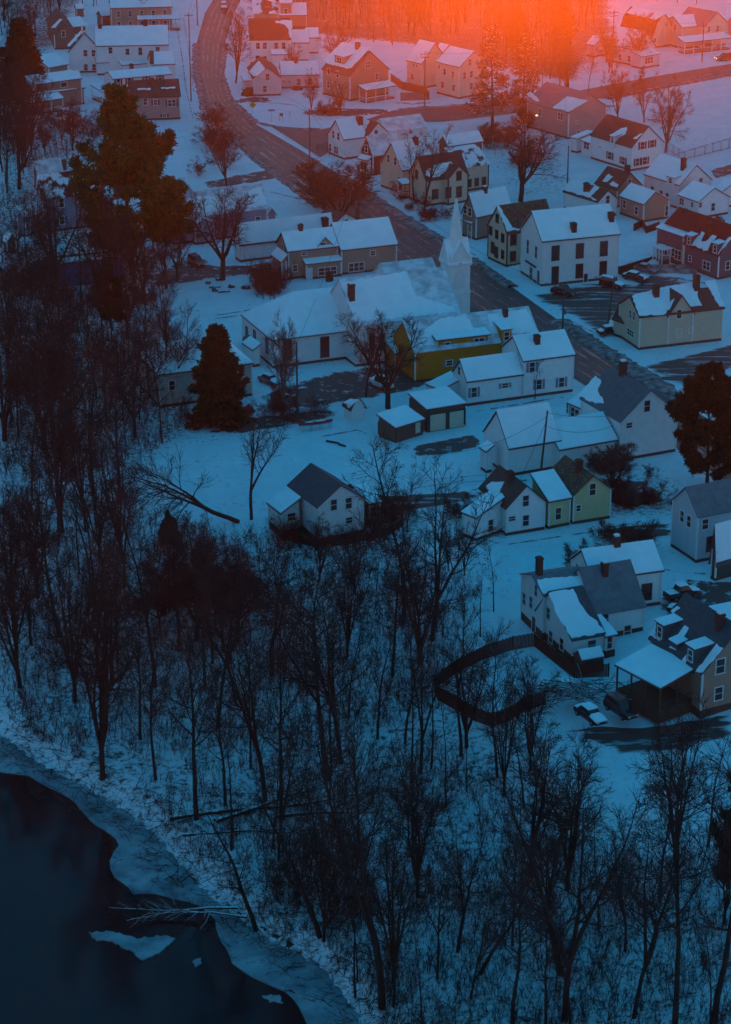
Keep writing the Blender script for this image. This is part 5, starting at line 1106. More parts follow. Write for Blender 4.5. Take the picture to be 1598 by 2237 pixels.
KFALL = [bare_tree(101 + i, 18, .26, 'forest', dens=.9, m='twig', bark='bark_snow') for i in range(2)]
for i, (px, py, hp, tl, rz, lb) in enumerate([(372, 1795, 520, 84, .18, 'longest fallen tree with snow along its trunk, reaching right from the bank'), (470, 1800, 460, 86, .42, 'fallen snow-lined tree lying upslope to the right of the longest one'),
        (600, 1790, 380, 85, .10, 'fallen tree with many fine branches, right end of the tangle'), (400, 1830, 330, 85, -.12, 'short fallen tree nearest the river in the tangle'),
        (520, 1990, 260, 88, 3.3, 'snow-lined fallen tree reaching from the bank into the river'), (540, 2010, 220, 87, 2.9, 'smaller fallen tree beside the one reaching into the river')]):
    TL(KFALL[i % 2], px, py, hp, lb, (0, R_(tl), rz), 'fallen_tree', .35, .8, 'fallen trees')
# the wood: many trees of a few habits, placed by hand-drawn regions
woods = [([(0, 640), (210, 620), (330, 700), (420, 860), (400, 960), (230, 1000), (0, 1060)], 66, (KF, KF, KS, KR), (170, 280), 24, 'left-edge wood above the clearing'),
 ([(0, 1080), (200, 1110), (330, 1180), (420, 1330), (300, 1500), (120, 1560), (0, 1500)], 22, (KF, KS, KN), (220, 340), 40, 'left wood below the clearing'),
 ([(330, 1180), (600, 1200), (860, 1230), (950, 1400), (900, 1560), (600, 1600), (360, 1560)], 24, (KF, KS, KK, KN), (240, 360), 44, 'wood below the grey-roofed cottage'),
 ([(250, 1600), (600, 1620), (940, 1640), (1000, 1760), (800, 1860), (500, 1870), (330, 1780)], 9, (KS, KF), (260, 380), 60, 'slope around the fallen trees'),
 ([(560, 1880), (900, 1860), (1150, 1960), (1160, 2230), (800, 2237), (640, 2060)], 13, (KS, KF, KN), (200, 340), 56, 'lower wood right of the river'),
 ([(1160, 1960), (1420, 1960), (1598, 1900), (1610, 2260), (1180, 2260)], 9, (KF, KS, KK, KN), (200, 340), 64, 'bottom right wood'),
 ([(0, 0), (130, -10), (230, 10), (110, 60), (100, 110), (0, 130)], 5, (KF, KF, KN), (80, 115), 24, 'top left corner wood'),
 ([(0, 255), (60, 250), (85, 330), (70, 420), (0, 440)], 18, (KF, KF, KR), (140, 200), 14, 'clump above the red-roofed house'),
 ([(90, 270), (170, 262), (190, 330), (100, 345)], 7, (KN, KS), (70, 110), 22, 'clump behind the pale-roofed cottage'),
 ([(310, 450), (400, 520), (400, 660), (300, 650), (200, 600), (30, 610), (20, 560), (180, 560), (300, 560)], 14, (KF, KS, KR), (110, 175), 28, 'by the trailers below the pine'),
 ([(650, -10), (860, 0), (900, 80), (860, 105), (780, 90), (700, 60), (660, 40)], 9, (KF, KN, KF), (80, 125), 30, 'wood above the dormered house'),
 ([(900, 0), (1300, -10), (1330, 60), (1260, 120), (1150, 170), (1050, 120), (900, 90)], 14, (KF, KN, KF, KR), (100, 150), 34, 'wood in the orange glow'),
 ([(1150, 170), (1260, 160), (1340, 190), (1250, 240), (1180, 220)], 9, (KN, KF), (90, 130), 24, 'between firs and upper road'),
 ([(1310, 130), (1420, 120), (1440, 150), (1330, 175)], 4, (KP, KP), (90, 120), 30, 'before the pale house'),
 ([(1450, -10), (1598, -10), (1598, 10), (1500, 12), (1330, 5)], 3, (KF, KN), (50, 80), 40, 'the top right corner'),
 ([(1010, 1600), (1130, 1600), (1160, 1680), (1170, 1800), (1120, 1790), (1010, 1700)], 5, (KS, KN), (180, 280), 60, 'slope below the dark fence'),
 ([(700, 1170), (880, 1130), (980, 1180), (1080, 1290), (1080, 1400), (960, 1420)], 10, (KN, KS, KR), (140, 230), 34, 'thicket above the dark fence')]
KX = [bare_tree(201 + i, 15, .19, 'forest', dens=.66) for i in range(3)]
def arr(me_):
    V_ = np.empty(len(me_.vertices) * 3); me_.vertices.foreach_get('co', V_); F_ = np.empty(len(me_.loops), np.int32); me_.loops.foreach_get('vertex_index', F_); return V_.reshape(-1, 3), F_.reshape(-1, 4)
AX = [cat([arr(K['trunk']), arr(K['crown'])]) for K in KX]
def mass(name, polys_, label):
    parts = []; rq = random.Random(4)
    for poly, n, (h0, h1) in polys_:
        xs = [p[0] for p in poly]; ys = [p[1] for p in poly]; c = 0
        while c < n:
            x, y = rq.uniform(min(xs), max(xs)), rq.uniform(min(ys), max(ys))
            if not pin(np.array([x]), np.array([y]), poly)[0]: continue
            c += 1; P = GT(x, y); V_, F_ = AX[rq.randrange(3)]; hh = TH(y, rq.uniform(h0, h1), P) / 15; a = rq.uniform(0, 6.28); ca, sa = math.cos(a), math.sin(a)
            W_ = V_.copy(); W_[:, 0] = (V_[:, 0] * ca - V_[:, 1] * sa) * hh + P.x; W_[:, 1] = (V_[:, 0] * sa + V_[:, 1] * ca) * hh + P.y; W_[:, 2] = V_[:, 2] * hh + P.z - .1; parts.append((W_, F_))
    o_ = bpy.data.objects.new(name, np_mesh(name, *cat(parts), 'twig')); COL.objects.link(o_); o_['kind'] = 'stuff'; o_['label'] = label
mass('far_woods', [([(560, -40), (700, -40), (860, -20), (1010, 20), (1000, 85), (900, 80), (860, 100), (780, 88), (700, 55), (650, 30), (570, 10)], 100, (80, 125)), ([(900, -40), (1330, -40), (1330, 30), (1260, 100), (1150, 160), (1060, 120), (1040, 85), (900, 80)], 170, (80, 140)), ([(1330, -40), (1620, -40), (1620, 0), (1330, 8)], 26, (50, 80))], 'mass of bare far woods in the orange glow along the top')
mass('corner_woods', [([(-40, -40), (130, -40), (230, -10), (210, 20), (110, 60), (100, 110), (-40, 140)], 46, (70, 115))], 'dark mass of bare woods in the top left corner')
Rg = random.Random(9); made = {}
HAB = {id(KF): ('tall', 'high-crowned'), id(KS): ('slim', 'straight'), id(KN): ('many-stemmed', 'fan-shaped'), id(KK): ('forked', 'crooked'), id(KR): ('round-crowned', 'spreading'), id(KP): ('pale', 'fan-shaped')}
for poly, n, kinds, (h0, h1), dmin, where in woods:
    xs = [p[0] for p in poly]; ys = [p[1] for p in poly]; got = []; tries = 0
    while len(got) < n and tries < 4000:
        tries += 1; x, y = Rg.uniform(min(xs), max(xs)), Rg.uniform(min(ys), max(ys))
        if not pin(np.array([x]), np.array([y]), poly)[0]: continue
        if any(abs(x - a) < dmin * .8 and math.hypot(x - a, (y - b) * 1.6) < dmin for a, b, *_ in got): continue
        ks = Rg.choice(kinds); hp_ = Rg.uniform(h0, h1)
        if 1170 < y < 1620 and x > 300: hp_ = min(hp_, max(95, y - 1130))
        got.append((x, y, ks, Rg.choice(ks), hp_))
    by = {}
    for g in got: by.setdefault(HAB[id(g[2])][0 if g[4] > (h0 + h1) / 2 else 1] , []).append(g)
    ORD = ['leftmost', '2nd from left', '3rd from left'] + ['%dth from left' % q for q in range(4, 60)]
    for hab, L in by.items():
        L.sort()
        for i, (x, y, ks, K, hp) in enumerate(L):
            nm = f"{hab} bare tree, {where}"; j_ = len(L) - 1 - i
            if len(L) > 1:
                o_ = ORD[i] if i <= j_ else ('rightmost' if j_ == 0 else ORD[j_].replace('left', 'right'))
                nm = f"{o_} {hab} bare tree, {where}"
            T(K, x, y, hp, nm, 'bare_tree', 'bare trees: ' + where, wide=Rg.uniform(.75, 1.05))

# ------------------------------------------------------------------ undergrowth, haze and added glow volumes
rg = np.random.default_rng(5); br = []
zones = [([(0, 640), (330, 660), (420, 800), (430, 930), (300, 1010), (0, 1060)], 2000), ([(0, 1060), (200, 1100), (420, 1180), (860, 1190), (1050, 1300), (960, 1420), (960, 1560), (700, 1640), (300, 1660), (120, 1640), (0, 1560)], 3400),
         ([(300, 1660), (950, 1640), (1060, 1700), (1200, 1850), (1598, 1880), (1620, 2300), (860, 2300), (600, 2080), (380, 1860)], 2700), ([(560, 1830), (780, 1820), (820, 2000), (700, 2050), (580, 1960)], 450),
         ([(0, 240), (90, 250), (180, 340), (60, 440), (0, 640)], 350), ([(590, 1150), (860, 1120), (840, 1190), (620, 1200)], 260), ([(540, 600), (640, 610), (600, 660), (560, 650)], 160)]
for poly, n in zones:
    xs = [p[0] for p in poly]; ys = [p[1] for p in poly]; X = rg.uniform(min(xs), max(xs), n * 3); Y = rg.uniform(min(ys), max(ys), n * 3)
    ok = pin(X, Y, poly); X, Y = X[ok][:n], Y[ok][:n]
    # pixel -> place, all at once
    z = np.zeros(len(X))
    for _ in range(10):
        a = (X - CX) / FPX; b = -(Y - CY) / FPX; dz = -SP + b * CP; t = (z - CAMH) / dz; wx, wy = a * t, (CP + b * SP) * t; z = .5 * z + .5 * terr(wx, wy)
    for x, y, zz in zip(wx, wy, terr(wx, wy)):
        if zz < -7.6: continue
        hh = rg.choice([1.2, 2.0, 3.0, 4.6], p=[.35, .3, .22, .13]) * rg.uniform(.7, 1.2)
        for k in range(rg.integers(1, 4)):
            d = unit(np.array([rg.normal(0, .25), rg.normal(0, .25), 1])); p, r = wander(rg, np.array([x, y, zz - .1]) + np.array([rg.normal(0, .15), rg.normal(0, .15), 0]), d, hh * rg.uniform(.6, 1), 3, .12, .03, .030, .014); br.append((p, r))
            for j in range(int(4 + hh * 2)):
                q, dd = at(p, rg.uniform(.25, 1)); f, fr = wander(rg, q, side_dir(rg, dd, rg.uniform(.4, 1.0)), hh * rg.uniform(.12, .3), 1, .1, .05, .017, .011); br.append((f, fr))
for i in range(len(BW) - 1):
    a_, b_2 = BW[i], BW[i + 1]; L_ = np.hypot(*(b_2 - a_)); nv_ = np.array([b_2[1] - a_[1], -(b_2[0] - a_[0])]) / L_
    if BANK[i][0] < -60: continue
    for k in range(int(L_ * 14)):
        t_ = rg.uniform(0, 1); off_ = rg.normal(1.5, 2.2); x, y = a_ + (b_2 - a_) * t_ - nv_ * off_
        zz = float(terr(x, y)[0]); d = unit(np.array([rg.normal(-.5, .7), rg.normal(-.3, .7), rg.uniform(-.05, .55)])); hh = rg.uniform(.6, 2.6)
        p, r = wander(rg, np.array([x, y, max(zz, -8.1) + .05]), d, hh, 3, .16, .0, rg.uniform(.02, .06), .012); br.append((p, r))
        for j in range(4): q, dd = at(p, rg.uniform(.2, 1)); f, fr = wander(rg, q, side_dir(rg, dd, rg.uniform(.4, 1.1)), hh * .35, 1, .1, .05, .014, .01); br.append((f, fr))
me = np_mesh('undergrowth', *tubes(br, 3), 'twig'); o = bpy.data.objects.new('undergrowth', me); COL.objects.link(o); o['kind'] = 'stuff'; o['label'] = 'bare saplings, brambles and brush on the wooded river slope'
def volmat(name, col, dens, g):
    m = bpy.data.materials.new(name); m.use_nodes = True; nt = m.node_tree; nt.nodes.remove(nt.nodes['Principled BSDF'])
    pv = nt.nodes.new('ShaderNodeVolumePrincipled'); pv.inputs['Color'].default_value = (*col, 1); pv.inputs['Density'].default_value = dens; pv.inputs['Anisotropy'].default_value = g
    nt.links.new(pv.outputs[0], nt.nodes['Material Output'].inputs['Volume']); MAT[name] = m; return m
volmat('haze_air', (.85, .87, .92), .000024, .55)
mb = MB(); mb.prism([(-400, -30, 0), (400, -30, 0), (400, 1000, 0), (-400, 1000, 0)], -11, 121)
o = mb.build('haze', 'haze_air'); o['kind'] = 'stuff'; o['label'] = 'thin evening haze over the town'
import bmesh
for k, (sx, sy, sz, de) in enumerate([(112, 180, 76, .00007), (86, 120, 66, .00011), (72, 84, 56, .00014), (57, 66, 44, .00019), (42, 50, 33, .00025), (29, 36, 23, .00034), (18, 24, 14, .00045)]):  # added nested ellipsoids, tinted orange to imitate a glow over the far trees
    volmat('mist_air_%d' % k, (.95, .62, .42), de, .85)
    bm = bmesh.new(); bmesh.ops.create_icosphere(bm, subdivisions=4, radius=1); me = bpy.data.meshes.new('mist'); bm.to_mesh(me); bm.free()
    me.materials.append(MAT['mist_air_%d' % k]); o = bpy.data.objects.new('mist', me); COL.objects.link(o); c = G(1115, 60, 26)
    o.location = (c.x + (22 if sx > 80 else 0), c.y - (80 if sx > 100 else 50 if sx > 80 else 20), 34); o.scale = (sx, sy, sz); o['kind'] = 'stuff'; o['label'] = 'bank of sunlit evening mist over the far trees'

# ------------------------------------------------------------------ cars
def car_paint(n, c): return mat('paint_' + n, c, rough=.25, spec=.6)
for n_, c_ in dict(red=(.22, .012, .012), white=(.6, .6, .62), black=(.012, .012, .015), grey=(.16, .17, .19), darkred=(.09, .012, .012), green=(.02, .18, .07)).items(): car_paint(n_, c_)
mat('glass_dark', (.01, .012, .015), rough=.05, spec=.6); mat('rubber', (.015, .015, .015), rough=.9); mat('lamp_lens', (.5, .5, .5), rough=.1, spec=.6)
def loft(st, name, m, parent, cap=True):
    """st: list of (x, z0, z1, w0, w1): a station along the car, lower/upper height, half width low/high"""
    V = []; F = []
    for x, z0, z1, w0, w1 in st:
        zm = z0 + (z1 - z0) * .35
        V += [(x, -w0 * .94, z0), (x, -w0, zm), (x, -w1, z1 - .05), (x, -w1 * .86, z1), (x, w1 * .86, z1), (x, w1, z1 - .05), (x, w0, zm), (x, w0 * .94, z0)]
    for i in range(len(st) - 1):
        for q in range(8): q2 = (q + 1) % 8; F.append([i * 8 + q, (i + 1) * 8 + q, (i + 1) * 8 + q2, i * 8 + q2])
    F.append(list(range(8))); F.append([len(V) - 8 + q for q in range(8)][::-1])
    return link_mesh(name, V, F, m, parent)
def car(px, py, hd, label, paint, kind='sedan', snow=False, lit=False, name='parked_car', z=0.0, tail=False):
    P = G(px, py, z); P.z = z + .06; e = empty(name, P, label, 'pickup' if kind == 'pickup' else 'car', 'parked cars'); e.rotation_euler = (0, 0, R_(hd))
    W = .9; H1 = {'sedan': .82, 'suv': .98, 'pickup': .98}[kind]; top = {'sedan': 1.42, 'suv': 1.78, 'pickup': 1.78}[kind]
    loft([(-2.3, .38, .66, .72, .68), (-2.2, .28, H1, .86, .8), (-1.2, .26, H1 + .04, W, .84), (.9, .26, H1 + .02, W, .84), (1.9, .27, H1 - .10, .87, .78), (2.22, .32, H1 - .22, .78, .7), (2.3, .40, .58, .68, .62)], 'body', 'paint_' + paint, e)
    cab = {'sedan': [(-1.75, H1, H1 + .02, .78, .76), (-1.05, H1, top - .03, .80, .62), (.1, H1, top, .80, .64), (.35, H1, top - .06, .80, .63), (1.05, H1, H1 + .02, .78, .74)],
           'suv': [(-2.2, H1, H1 + .06, .80, .76), (-1.95, H1, top - .05, .80, .66), (.0, H1, top, .82, .68), (.3, H1, top - .06, .82, .66), (1.0, H1, H1 + .02, .8, .74)],
           'pickup': [(-.75, H1, H1 + .06, .80, .76), (-.65, H1, top - .04, .80, .66), (.2, H1, top, .82, .68), (.45, H1, top - .06, .82, .66), (1.05, H1, H1 + .02, .8, .74)]}[kind]
    loft(cab, 'window', 'glass_dark', e)
    t_ = [s_ for s_ in cab if s_[2] > H1 + .3]; loft([(t_[0][0] + .05, top - .07, top + .02, .66, .62), (t_[-1][0] - .05, top - .07, top + .02, .66, .62)], 'roof', 'paint_' + paint, e)
    if kind == 'pickup':
        mb = MB(); mb.box(Vector((-1.5, 0, 0)), Vector((1, 0, 0)), Vector((0, 1, 0)), 1.35, 1.4, H1 + .045, H1 + .06); o = mb.build('cargo_bed', 'roof_snow' if snow else 'rubber', e)
    for sx in (-1.4, 1.4):
        for sy in (-1, 1):
            mb = MB(); mb.tube([(sx, sy * .72, .34), (sx, sy * .93, .34)], .34, 14); wl = mb.build('wheel', 'rubber', e)
            mb = MB(); mb.tube([(sx, sy * .90, .34), (sx, sy * .945, .34)], .19, 8); mb.build('rim', 'metal', wl)
    for sy in (-1, 1):
        mb = MB(); mb.box(Vector((2.24, sy * .52, 0)), Vector((1, 0, 0)), Vector((0, 1, 0)), .12, .3, .56, .72); mb.build('headlight', 'lit_lamp' if lit else 'lamp_lens', e)
        mb = MB(); mb.box(Vector((-2.26, sy * .58, 0)), Vector((1, 0, 0)), Vector((0, 1, 0)), .08, .22, .6, .76); mb.build('tail_light', 'paint_red', e)
    if snow:
        loft([(t_[0][0] - .1, top - .02, top + .10, .66, .56), (0, top, top + .17, .70, .58), (t_[-1][0] + .05, top - .06, top + .08, .66, .54)], 'snow_cover', 'roof_snow', e)
        loft([(cab[-1][0] - .3, H1 + .0, H1 + .26, .8, .6), (1.6, H1 - .10, H1 + .10, .8, .66), (2.15, H1 - .22, H1 - .04, .74, .6)], 'snow_cover', 'roof_snow', e)
        if kind == 'sedan': loft([(-2.2, H1 - .02, H1 + .12, .76, .6), (-1.5, H1, H1 + .26, .78, .6)], 'snow_cover', 'roof_snow', e)
    return e
car(1291, 1572, -62, 'dark sedan under a thick coat of snow, parked below the brush pile', 'black', 'sedan', True)
car(1357, 1560, -60, 'black four-wheel-drive parked beside the snow-covered sedan', 'black', 'suv')
car(1490, 1306, 25, 'dark pickup parked side-on beyond the saltbox house', 'black', 'pickup', True)
car(430, 580, -62, 'bright red car on the cleared driveway by the long blue-grey house', 'red', 'suv')
car(1232, 645, -38, 'dark red pickup with a plough, in front of the white hall', 'darkred', 'pickup')
car(1338, 628, -36, 'white-topped car under heavy snow beside the white hall', 'darkred', 'suv', True)
car(1388, 612, -38, 'red-brown low car half buried in snow behind a board fence', 'darkred', 'sedan', True)
car(1412, 594, -40, 'grey sedan with a cleared shiny roof in the parking lot', 'grey', 'sedan')
car(1334, 730, 20, 'small dark red car tucked behind the street lamp by the beige house', 'darkred', 'sedan', True)
car(833, 846, -50, 'white pickup in the muddy yard behind the church', 'white', 'pickup', True)
car(592, 838, -50, 'snow-covered car beside the hipped church hall', 'grey', 'sedan', True)
car(490, 20, -86, 'dark car with snow on its roof driving down the upper road', 'darkred', 'suv', True, name='driving_car')
car(1582, 132, 197, 'dark car with lit headlights stopping at the upper right road', 'black', 'suv', lit=True, name='driving_car')
car(1545, 108, 190, 'snowy car parked before the long-porched house', 'grey', 'sedan', True)
car(1327, 512, -40, 'dark red car parked behind the white hall', 'darkred', 'sedan', False)
car(1500, 1345, -30, 'car half hidden between the saltbox house and the porch house', 'black', 'sedan', True)
# ------------------------------------------------------------------ poles, wires, signs
POLES = {}
def pole(key, px, py, top, label, arms=1, lean=0, name='utility_pole', lamp=False, box=False):
    P = G(px, py, 0); hh = zat(P, px, top); e = empty(name, P, label, 'utility pole' if not lamp else 'street lamp', 'utility poles')
    mb = MB(); mb.tube([(0, 0, -.4), (lean, 0, hh)], [.17, .11], 8); mb.build('pole', 'pole_wood', e)
    for k in range(arms):
        mb = MB(); mb.box(Vector((lean * .95, 0, 0)), Vector((math.cos(.45), math.sin(.45), 0)), Vector((-math.sin(.45), math.cos(.45), 0)), 2.2, .12, hh - .7 - k * .8, hh - .56 - k * .8); c = mb.build('crossarm', 'pole_wood', e)
        for s_ in (-.95, -.35, .35, .95):
            mb = MB(); mb.tube([(lean * .95 + math.cos(.45) * s_, math.sin(.45) * s_, hh - .56 - k * .8), (lean * .95 + math.cos(.45) * s_, math.sin(.45) * s_, hh - .36 - k * .8)], .05, 5); mb.build('insulator', 'metal', c)
    if box: mb = MB(); mb.tube([(.35, -.2, hh * .45), (.35, -.2, hh * .45 + .9)], .25, 8); mb.build('transformer', 'metal', e)
    if lamp:
        mb = MB(); mb.tube([(0, 0, hh - .3), (-.9, -.3, hh + .05), (-1.8, -.5, hh)], .05, 5); a = mb.build('arm', 'metal', e)
        mb = MB(); mb.box(Vector((-2.1, -.55, 0)), Vector((1, .3, 0)).normalized(), Vector((-.3, 1, 0)).normalized(), .7, .25, hh - .1, hh + .06); mb.build('lamp_head', 'metal', a)
    POLES[key] = Vector((P.x + lean, P.y, hh - .3)); return e
pole('a', 1180, 1046, 897, 'wooden utility pole standing against the white barn', 0, .75)
pole('b', 1229, 732, 628, 'utility pole with a transformer at the street edge by the yellow house', 1, 0, box=True)
pole('c', 1326, 722, 603, 'tall street lamp at the parking lot corner', 0, .9, 'street_lamp', True)
pole('d', 418, 222, 28, 'utility pole beside the upper road, nearer one', 1); pole('e', 432, 56, -30, 'utility pole beside the upper road, farther one', 1)
pole('f', 650, 892, 748, 'thin pole in front of the church hall', 0); pole('g', 928, 236, 112, 'utility pole before the tall cream house', 2)
pole('h', 678, 430, 236, 'slender utility pole by the main street opposite the corner house', 0); pole('i', 784, 480, 358, 'utility pole on the near side of the street above the tan house', 0)
pole('k', 1534, 136, 46, 'utility pole before the long-porched house', 1); pole('l', 1337, 160, 22, 'utility pole beside the pale house', 2); pole('m', 1224, 180, 76, 'utility pole in the orange glow', 1); pole('n', 1240, 400, 318, 'utility pole behind the patched cottage', 0)
def wire(a, b, label, sag=.8, da=(0, 0, 0), db=(0, 0, 0)):
    A = (POLES[a] if isinstance(a, str) else a) + Vector(da); B = (POLES[b] if isinstance(b, str) else b) + Vector(db)
    pts = [A + (B - A) * (i / 14) - UP * (sag * 4 * (i / 14) * (1 - i / 14)) for i in range(15)]; mb = MB(); mb.tube(pts, .022, 4); o = mb.build('power_line', 'wire'); tag(o, label, 'power line', 'power lines')
wire('d', 'e', 'upper wire along the road at the top left', 1.0, (.6, 0, 0), (.6, 0, 0)); wire('d', 'e', 'lower wire along the road at the top left', 1.2, (-.6, 0, -.4), (-.6, 0, -.4)); wire('d', 'h', 'wire crossing the road bend to the slender pole', 1.8)
wire('h', 'i', 'wire along the main street between two near-side poles', 1.0); wire('i', 'b', 'long wire over the church and yellow house roofs', 2.5)
wire('b', 'c', 'wire from the transformer pole to the street lamp', .8); wire('g', 'm', 'wire past the cream house towards the firs', 1.6); wire('g', 'h', 'wire from the cream house pole over the snowy island', 2.0)
wire('m', 'l', 'wire through the orange glow', 1.0); wire('l', 'k', 'wire before the long-porched house', 1.2); wire('n', 'm', 'wire past the brown-roofed farmhouse', 1.4)
wire('a', G(1352, 905, 5.5), 'upper wire from the barn pole to the metal-roofed house', .5); wire('a', G(985, 990, 4.5), 'wire drooping left from the barn pole', 1.0, (0, 0, -.5)); wire('a', G(1340, 930, 5), 'lower wire from the barn pole to the metal-roofed house', .9, (0, 0, -2))
wire('a', G(1135, 1052, .2), 'guy wire slanting down from the barn pole', 0, (0, 0, -1)); wire('f', 'i', 'thin wire from the church hall pole over the nave', 2.0); wire('b', G(1310, 720, 5), 'wire from the transformer pole to the beige house', .6)
def sign(name, px, py, top, label, cat_, w_, h_, m, diamond=False, two=False, zf=0):
    P = G(px, py, 0); hh = zat(P, px, top); e = empty(name, P, label, cat_)
    for s_ in ((-.35, .35) if two else (0,)): mb = MB(); mb.tube([(s_, 0, -.2), (s_, 0, hh)], .045, 6); mb.build('post', 'metal' if not two else 'wood', e)
    mb = MB(); y = -.06
    if diamond: pl = [(0, y, hh - w_), (w_ * .7, y, hh - w_ * .3), (0, y, hh + w_ * .4), (-w_ * .7, y, hh - w_ * .3)]
    else: pl = [(-w_ / 2, y, hh - h_), (w_ / 2, y, hh - h_), (w_ / 2, y, hh), (-w_ / 2, y, hh)]
    mb.sweep(pl, (0, -.03, 0)); mb.build('sign_face', m, e)
mat('sign_yellow', (.55, .33, .02), rough=.5); mat('sign_blue', (.03, .05, .18), rough=.5); mat('sign_green', (.02, .22, .10), rough=.5)
sign('warning_sign', 553, 249, 226, 'yellow diamond warning sign on the snowy corner island', 'road sign', 1.1, 1, 'sign_yellow', True)
sign('street_sign', 594, 266, 239, 'small blue street-name sign on a post on the snowy corner island', 'road sign', 1.5, .35, 'sign_blue')
sign('notice_board', 615, 266, 247, 'low two-post board right of the blue street sign', 'notice board', .8, .7, 'wood', two=True)
sign('delineator_post', 634, 270, 243, 'thin bare post right of the two-post board', 'post', .15, .5, 'metal')
# ------------------------------------------------------------------ fences
def fence(name, pts, hgt, label, m='wood', kind='board', cat_='fence', step=2.4):
    P = [GT(*p) for p in pts]; e = empty(name, P[0], label, cat_, 'fences'); o0 = P[0]; mb = MB(); rb = MB()
    for a, b in zip(P[:-1], P[1:]):
        L = (b - a).length; t = (b - a).normalized(); th = Vector((t.x, t.y, 0)).normalized(); nn = Vector((-th.y, th.x, 0)); k = max(1, int(L / step))
        for i in range(k + 1):
            c = a + (b - a) * (i / k); m1 = MB(); m1.box(Vector((c.x - o0.x, c.y - o0.y, 0)), th, nn, .12, .12, c.z - o0.z - .4, c.z - o0.z + hgt + .08); m1.build('post', m if kind != 'chain' else 'metal', e)
        if kind == 'board':
            kb = int(L / .16)
            for i in range(kb):
                c = a + (b - a) * ((i + .5) / kb); mb.box(Vector((c.x - o0.x, c.y - o0.y, 0)), th, nn, .135, .03, c.z - o0.z - .1, c.z - o0.z + hgt * (.97 + .03 * ((i * 7) % 3)))
        elif kind == 'chain':
            for s_ in (.15, hgt):
                rb.tube([a - o0 + UP * s_, b - o0 + UP * s_], .03, 4)
            kb = int(L / .35)
            for i in range(kb):
                for dr in (1, -1):
                    c = a + (b - a) * (i / kb); c2 = c + th * (hgt * .35 * dr) ; rb.tube([c - o0 + UP * .15, c2 - o0 + UP * hgt], .008, 3)
        else:
            for s_ in (.45, .9) if kind == 'rail' else (.3, .6, .9, 1.2): rb.tube([a - o0 + UP * s_, b - o0 + UP * s_], .05, 4)
    if mb.V: mb.build('board_panel', m, e)
    if rb.V: rb.build('rail' if kind != 'chain' else 'wire_mesh', m if kind != 'chain' else 'metal', e)
    return e
fence('board_fence', [(1168, 1412), (1120, 1420), (1060, 1439), (1008, 1464), (966, 1492), (949, 1512), (958, 1530), (998, 1552), (1038, 1575), (1074, 1588), (1108, 1578), (1140, 1557), (1190, 1538)], 1.75, 'dark reddish board fence curving round the garden beside the saltbox house', 'wood_red')
fence('board_fence', [(1168, 1412), (1215, 1450), (1255, 1482), (1330, 1478)], 1.6, 'dark board fence running from the saltbox house past the low hut', 'wood_red')
fence('board_fence', [(855, 178), (880, 196), (928, 206), (938, 218), (876, 220)], 1.9, 'brown board fence before the tall cream house', 'wood')
fence('board_fence', [(1352, 598), (1392, 586), (1424, 576)], 1.3, 'brown board fence between the hall and the white deck', 'wood_red')
fence('board_fence', [(1340, 594), (1372, 606), (1405, 622)], 1.4, 'short brown board fence between two snowed-in cars', 'wood')
fence('board_fence', [(1385, 505), (1404, 495), (1412, 510), (1440, 500)], 1.4, 'brown fence with a snow cap under the olive house', 'wood_red')
fence('board_fence', [(640, 1182), (690, 1196), (760, 1190), (840, 1172), (880, 1150)], 1.0, 'low dark fence below the grey-roofed cottage', 'wood_red')
fence('wire_fence', [(1458, 328), (1496, 350), (1540, 338), (1610, 318)], 1.8, 'chain-link fence at the near corner of the snowy field', kind='chain')
fence('wire_fence', [(1505, 185), (1560, 174), (1610, 164)], 1.6, 'chain-link fence along the far side of the snowy field', kind='chain')
fence('guard_rail', [(644, 414), (664, 430), (684, 444)], .9, 'white rail fence at the edge of the main street', 'trim', 'rail', step=3.5)
fence('wire_fence', [(932, 478), (965, 470), (1005, 462)], 1.0, 'low wire fence before the ornate cream house', kind='chain')
fence('rail_fence', [(692, 330), (716, 322), (720, 340)], 1.2, 'wooden rail fence beside the white corner house', 'wood', 'rail4')
fence('rail_fence', [(230, 470), (268, 464)], 1.1, 'low rail fence right of the red-roofed house', 'wood', 'rail')
fence('wire_fence', [(900, 1070), (950, 1062), (1010, 1056), (1062, 1052)], 1.0, 'faint wire fence along the lane right of the grey-roofed cottage', kind='chain')
# ------------------------------------------------------------------ trailers, pool, canoe, brush pile, small things
mat('panel_blue', (.02, .07, .22), rough=.5); mat('canvas', (.28, .32, .30), rough=.9); mat('wall_blue', (.05, .09, .20), rough=.6); mat('canoe_red', (.35, .012, .02), rough=.4)
r, o, v = H('box_trailer', 'long dark blue box trailer with a bright blue end and snow on top', 'trailer', [D(A=(133, 578), B=(271, 563), b=628, W=2.8, ridge='flat', rise=.08, wall='blue', roof='trim_dark', trim=None, fnd=False, ov=.06)], 'trailers')
a_ = v[0]; mb = MB(); c = a_.P0 + a_.u * (a_.U - 1.4) + UP * 1.4; facebox(mb, c, a_.u, -a_.v, 2.6, 2.2, -.02, .04); mb.build('end_panel', 'panel_blue', r, o)
r, o, v = H('storage_trailer', 'long pale storage trailer with snow on top, behind the blue one', 'trailer', [D(A=(128, 562), B=(292, 546), b=600, W=2.8, ridge='flat', rise=.08, wall='palegreen', roof='trim_dark', trim=None, fnd=False, ov=.06)], 'trailers')
for i in range(9): mb = MB(); c = v[0].P0 + v[0].u * (v[0].U * (i + .5) / 9) + UP * 1.4; facebox(mb, c, v[0].u, -v[0].v, .12, 2.6, -.02, .05); mb.build('rib', 'wall_palegreen', r, o)
